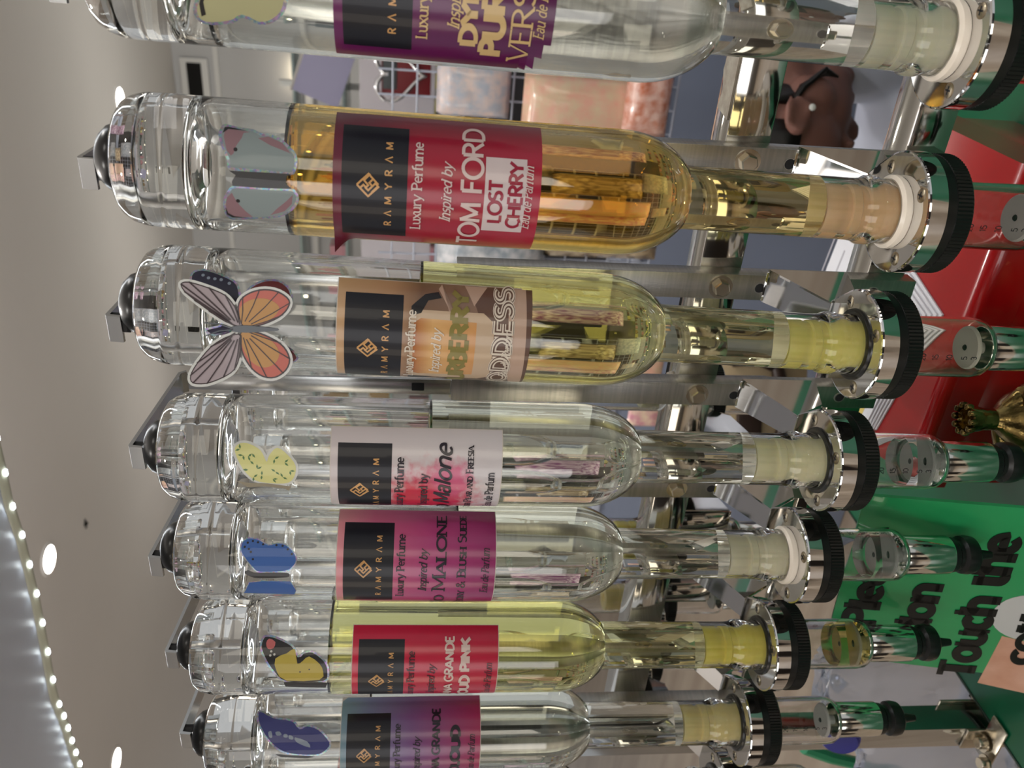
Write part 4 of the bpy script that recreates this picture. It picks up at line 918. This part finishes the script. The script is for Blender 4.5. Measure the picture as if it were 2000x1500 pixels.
for px_, py_, Y_, w_, h_, cols, sd, lb in (
    (1150, 150, 1290, 210, 260, ((206, 140, 156), (236, 214, 186)), 1, 'pink and cream snack bag on the wire grid beside the purple-labelled bottle'),
    (1150, 228, 1225, 150, 270, ((214, 190, 160), (222, 170, 150)), 2, 'cream and peach snack bag on the wire grid touching the amber bottle'),
    (1268, 180, 1180, 170, 90, ((226, 190, 178), (190, 110, 80)), 3, 'crinkled lower end of a copper and white snack bag'),
    (925, 175, 1310, 110, 150, ((170, 176, 190), (214, 194, 188)), 4, 'small brown and red snack bag near the grid top'),
    (960, 470, 1290, 220, 240, ((150, 160, 170), (206, 206, 210)), 5, 'grey silver snack bag between the amber and pale yellow bottles'),
    (1180, 420, 1290, 200, 260, ((120, 100, 78), (206, 186, 150)), 6, 'brown and cream snack bag behind the amber bottle'),
    (1100, 760, 1290, 220, 240, ((200, 180, 190), (120, 60, 110)), 7, 'lilac snack bag behind the pale yellow bottle')):
    x_, y_, z_ = atp(px_, py_, Y_); snack(x_, y_, z_, w_, h_, cols, sd, lb)
# shop shelves farther back
sh = thing('shop_shelf', 'glass shop shelving with pale uprights against the far wall', 'shelf')
SX0, SX1 = -3400, 900
for z in (600, 380, 160, -60, -300, -560): MB().box(SX0, SX1, 3560, 3900, z, z+12, 1).build('shelf_board', mat('shelf_glass', (150, 172, 170), .15), sh)
for x in (-3400, -2700, -2000, -1300, -760, -150, 500, 900): MB().box(x-14, x+14, 3890, 3920, -1398, 720, 1).build('upright', mat('shelf_white', (220, 218, 216), .5), sh)
random.seed(12)
PAL = [((50, 42, 36), 'dark brown'), ((150, 120, 70), 'gold'), ((190, 180, 170), 'off-white'), ((110, 60, 60), 'maroon'), ((70, 90, 96), 'teal grey'), ((206, 150, 160), 'pink'), ((206, 196, 120), 'pale yellow')]
for z in (392, 172, -48, -288):
    x = -3350
    while x < 850:
        w = random.randint(60, 150); h = random.randint(60, 170); c, nm = random.choice(PAL)
        g = MB().box(x, x+w, 3600, 3600+w*.7, z+1, z+h*.72, 4)
        if random.random() < .5: g.lathe([(0, 0), (w*.2, 0), (w*.2, h*.26), (0, h*.28)], 12, trans(x+w/2, 3600+w*.35, z+h*.72))
        o = g.build('goods_box', mat('goods_%s' % nm.replace(' ', '_').replace('-', '_'), c, .35), None)
        tag(o, nm+' packaged goods standing on the far glass shelves', 'box', nm+' goods on the far shelves'); x += w+random.randint(15, 90)
# warm shelf lamps (lit tubes under the shop shelves)
m_tube = mat('shelf_tube', (255, 255, 255), .5, emis=(255, 236, 200), estr=5)
for x in (-3000, -2350, -1650, -1000, -400, 250, 750):
    o = MB().lathe([(0, 0), (16, 1), (22, 6), (16, 11), (0, 12)], 12, trans(x, 3600, 586)).build('shelf_spotlight', m_tube); tag(o, 'small round glowing spotlight under the top shop shelf', 'spotlight', 'shelf spotlights')
for dy in (0, 28):
    p = atY(583, 133+dy, 4940); o = MB().lathe([(0, -14), (34, -10), (40, 0), (34, 10), (0, 14)], 20, trans(p.x, p.y, p.z) @ rot(1.57, 'X')).build('wall_spotlight', m_tube)
    tag(o, ('upper' if dy else 'lower')+' of two glowing spots on the white wall rail', 'spotlight')
# tilted pale poster, framed heart
t = thing('hanging_poster', 'pale lilac card tilted in front of the far shelves', 'poster', M=mm2m(trans(*atY(640, 130, 3400)) @ rot(.35, 'Y')))
MB().box(-150, 150, -3, 3, -95, 110, 2).build('card', mat('lilac_card', (190, 190, 226), .5), t); MB().box(-155, 155, -6, 0, 108, 120, 2).build('hanger_bar', mat('shelf_white'), t); MB().tube([(0, 0, 118), (330, 0, 1040)], 2, 6).build('cord', mat('shelf_white'), t)
t = thing('heart_ornament', 'silver heart outline hung before a dark red frame', 'ornament', M=mm2m(trans(*atY(775, 145, 2400))))
MB().box(-70, 70, 12, 24, -110, 50, 3).build('red_frame', mat('deep_red', (112, 24, 32), .5), t)
MB().box(-50, 50, 8, 14, 0, 45, 2).build('dark_inset', mat('slate_inset', (70, 76, 80), .4), t)
hp = [(16*math.sin(a)**3*5.4, 0, (13*math.cos(a)-5*math.cos(2*a)-2*math.cos(3*a)-math.cos(4*a))*5.4) for a in [2*math.pi*k/36 for k in range(37)]]
MB().tube(hp, 7, 8).build('heart', mat('heart_silver', (214, 214, 218), .2, .9), t)

p = atY(780, 300, 2700)
t = MB().box(-1250, 250, 2680, 2760, atY(850, 170, 2680).z, atY(702, 170, 2680).z, 4).build('white_display_block', mat('white_block', (206, 202, 210), .5)); tag(t, 'white display block behind the heart ornament', 'display block')
t = MB().box(-1100, 300, 2400, 2440, atY(1000, 170, 2400).z, atY(868, 170, 2400).z, 4).build('pale_blue_panel', mat('pale_blue', (168, 182, 200), .5)); tag(t, 'pale blue panel behind the wire grid', 'panel')

# seated person seen from the side, head bowed
def ell(c, r, B, n=24):
    mb = MB(); mb.lathe([(math.sin(math.pi*k/n)*1.0, -math.cos(math.pi*k/n)) for k in range(n+1)], 28)
    vs = []
    for v in mb.v: vs.append(B @ (Vector((c[0]+v.x*r[0], c[1]+v.y*r[1], c[2]+v.z*r[2]))*(1.1 if B is HB else 1)))
    return vs, mb.f
crown = (-_r*.93+Vector((0, 0, .12))).normalized(); face = Vector((-.16, -.06, -1)); face = (face-crown*face.dot(crown)).normalized(); side = crown.cross(face)
HC = atY(1540, 252, 880)
HB = Matrix((face, side, crown)).transposed().to_4x4(); HB.translation = HC
per = thing('person', 'seated person in a white shirt, dark hair, head bowed deeply, seen side-on', 'person')
def remesh(mb, name, m, vox, parent):
    me = bpy.data.meshes.new(name); me.from_pydata([v*S for v in mb.v], [], mb.f)
    o = bpy.data.objects.new(name, me); C.objects.link(o)
    md = o.modifiers.new('r', 'REMESH'); md.mode = 'VOXEL'; md.voxel_size = vox*S; md.use_smooth_shade = True
    md2 = o.modifiers.new('s', 'SMOOTH'); md2.iterations = 4; md2.factor = .6
    dg = bpy.context.evaluated_depsgraph_get(); me2 = bpy.data.meshes.new_from_object(o.evaluated_get(dg)); o.modifiers.clear(); o.data = me2
    me2.shade_smooth(); me2.materials.clear(); me2.materials.append(m); o.parent = parent; return o
bd = MB()
for c_, r_ in (((-12, 0, 22), (92, 73, 84)), ((34, 0, -34), (56, 54, 72)), ((96, 0, -16), (17, 11, 20)), ((84, 0, 14), (14, 42, 12)), ((82, 0, -60), (14, 22, 12)), ((68, 0, -92), (22, 26, 18)), ((40, 0, -78), (44, 46, 30))):
    bd.add(*ell(c_, r_, HB))
for sg in (-1, 1):
    bd.add(*ell((-24, sg*80, 6), (20, 6, 30), HB)); bd.add(*ell((-24, sg*87, 30), (20, 5, 6), HB)); bd.add(*ell((-42, sg*88, 8), (6, 6, 27), HB)); bd.add(*ell((-8, sg*84, 0), (6, 7, 12), HB)); bd.add(*ell((4, sg*56, -34), (34, 18, 30), HB))
nk = [HB @ Vector(p) for p in ((-24, 0, -20), (-30, 0, -90), (-28, 0, -150), (0, 0, -210))]
bd.tube(nk, [54, 52, 58, 80], 20)
tb_ = nk[-1]; pel = Vector((tb_.x+60, tb_.y+220, -960))
bd.tube([tb_, tb_+Vector((20, 60, -120)), (tb_+pel)/2, pel], [80, 130, 135, 140], 24)
for sg in (-1, 1):
    shd = tb_+Vector((sg*-20, 60, -40))+side*sg*150; elb = shd+Vector((-60, -40, -230)); wr = elb+Vector((-190, -60, -60))
    bd.tube([shd, (shd+elb)/2, elb, (elb+wr)/2, wr], [52, 46, 38, 34, 26], 14); bd.add(*ell((0, 0, 0), (44, 20, 30), trans(*(wr+Vector((-40, 0, -6))))))
    for f_ in range(4): bd.tube([wr+Vector((-66, -24+16*f_, -4)), wr+Vector((-96, -26+17*f_, -14)), wr+Vector((-112, -24+15*f_, -32))], [9, 8, 6.5], 8)
    bd.tube([wr+Vector((-30, 20*sg, 0)), wr+Vector((-58, 34*sg, -18)), wr+Vector((-74, 30*sg, -34))], [10, 8.5, 7], 8)
    hip = pel+side*sg*80; kn = hip+Vector((-400, -80, 20)); ft = kn+Vector((10, 20, -400))
    bd.tube([hip, (hip+kn)/2, kn, (kn+ft)/2, ft], [90, 78, 60, 50, 40], 14)
remesh(bd, 'body', mat('shaded_skin', (122, 84, 74), .55, sss=.1), 7, per)  # skin tone darkened, the ambient shade is put into the colour
hr = MB(); vs, fs = ell((-14, 0, 26), (100, 80, 93), HB, 30); inv = HB.inverted()
keep = [j for j, v in enumerate(vs) if (lambda q: q.x < 34+.9*(q.z-30)*(q.z > 30) and not (q.z < -55 and q.x > -10) and not (abs(q.y) > 60 and (((q.x+22)/20)**2+((q.z-4)/26)**2 < 1 or q.x > 2)))(inv @ v)]
ks = set(keep); hr.add(vs, [f for f in fs if all(j in ks for j in f)])
ho = hr.build('hair', mat('black_hair', (16, 13, 13), .45, bump=(90, .5)), per); sm = ho.modifiers.new('t', 'SOLIDIFY'); sm.thickness = .006
hs = MB(); hs.tube([HB @ Vector(p) for p in ((-62, 0, 10), (-66, 0, -50), (-66, 0, -100), (-70, 0, -128))], [50, 50, 48, 40], 20)
for k in range(7): hs.tube([HB @ Vector(p) for p in ((-30+k, 78, -20-3*k), (-22+2*k, 84, -38-2*k), (-6+3*k, 80, -56-3*k), (14+4*k, 70, -70))], [5, 5, 4, 2], 6)
hs.build('loose_hair', mat('black_hair'), per)
MB().add(*ell((-10, 92, -2), (5, 3, 5), HB, 10)).build('earbud', mat('valve_white'), per)
st_ = MB()
def T2(a, b, c, d, rr): st_.tube([a, b, c, d], rr, 26)
T2(tb_+Vector((-6, -6, 10)), tb_+Vector((20, 60, -110)), (tb_+pel)/2, pel+Vector((0, 0, -20)), [92, 152, 158, 162])
for sg in (-1, 1):
    shd = tb_+Vector((sg*-20, 60, -40))+side*sg*150; elb = shd+Vector((-60, -40, -230))
    st_.tube([tb_+Vector((10, 30, -30)), shd, (shd+elb)/2, elb], [100, 76, 66, 60], 18)
st_.add(*ell((0, 0, 0), (210, 110, 104), trans(*atY(1800, 190, 1010)))); st_.add(*ell((0, 0, 0), (120, 110, 150), trans(*atY(1680, 60, 1010))))
remesh(st_, 'shirt', mat('white_shirt', (208, 214, 232), .8, bump=(9, .9, (1, 1, .4))), 9, per)
tr = MB()
for sg in (-1, 1):
    hip = pel+side*sg*80; kn = hip+Vector((-400, -80, 20)); ft = kn+Vector((10, 20, -380)); tr.tube([hip, (hip+kn)/2, kn, (kn+ft)/2, ft], [104, 88, 70, 60, 52], 16)
remesh(tr, 'trousers', mat('dark_trousers', (36, 38, 48), .8), 10, per)
stl = thing('stool', 'low stool under the person in the white shirt', 'stool')
MB().lathe([(0, -1120), (170, -1118), (176, -1100), (170, -1086), (0, -1084)], 32, trans(pel.x, pel.y, 0)).build('seat', mat('dark_partition'), stl)
for sg in range(4): MB().tube([(pel.x+110*math.cos(sg*1.57), pel.y+110*math.sin(sg*1.57), -1118), (pel.x+150*math.cos(sg*1.57), pel.y+150*math.sin(sg*1.57), -1400)], 11, 8).build('leg', m_alu, stl)

# beige shoulder bag and small packets seen between the clear bottle necks
hb = thing('handbag', 'beige rounded handbag with dark openings behind the clear bottle necks', 'bag', M=mm2m(trans(*atY(1425, 800, 900)) @ rot(.5, 'Z')))
MB().box(-170, 170, -60, 60, -150, 60, 45).build('bag_body', mat('beige_leather', (176, 156, 124), .5), hb)
MB().tube([(-100, -64, 20), (-90, -78, -60), (0, -84, -86), (90, -78, -60), (100, -64, 20)], 15, 10).build('strap', mat('dark_leather', (48, 34, 28), .4), hb)
MB().box(-60, 60, -72, -56, -40, 10, 6).build('pocket', mat('dark_leather'), hb)
MB().box(-900, 500, 700, 760, -1398, -1000, 4)
x_, y_, z_ = atp(1258, 812, 1200); snack(x_, y_, z_, 60, 80, ((86, 50, 150), (120, 80, 180)), 9, 'small purple packet beyond the white-labelled bottle shoulder')
x_, y_, z_ = atp(1268, 722, 1100); snack(x_, y_, z_, 60, 60, ((196, 186, 40), (90, 110, 40)), 10, 'small yellow packet beyond the pale yellow bottle neck')
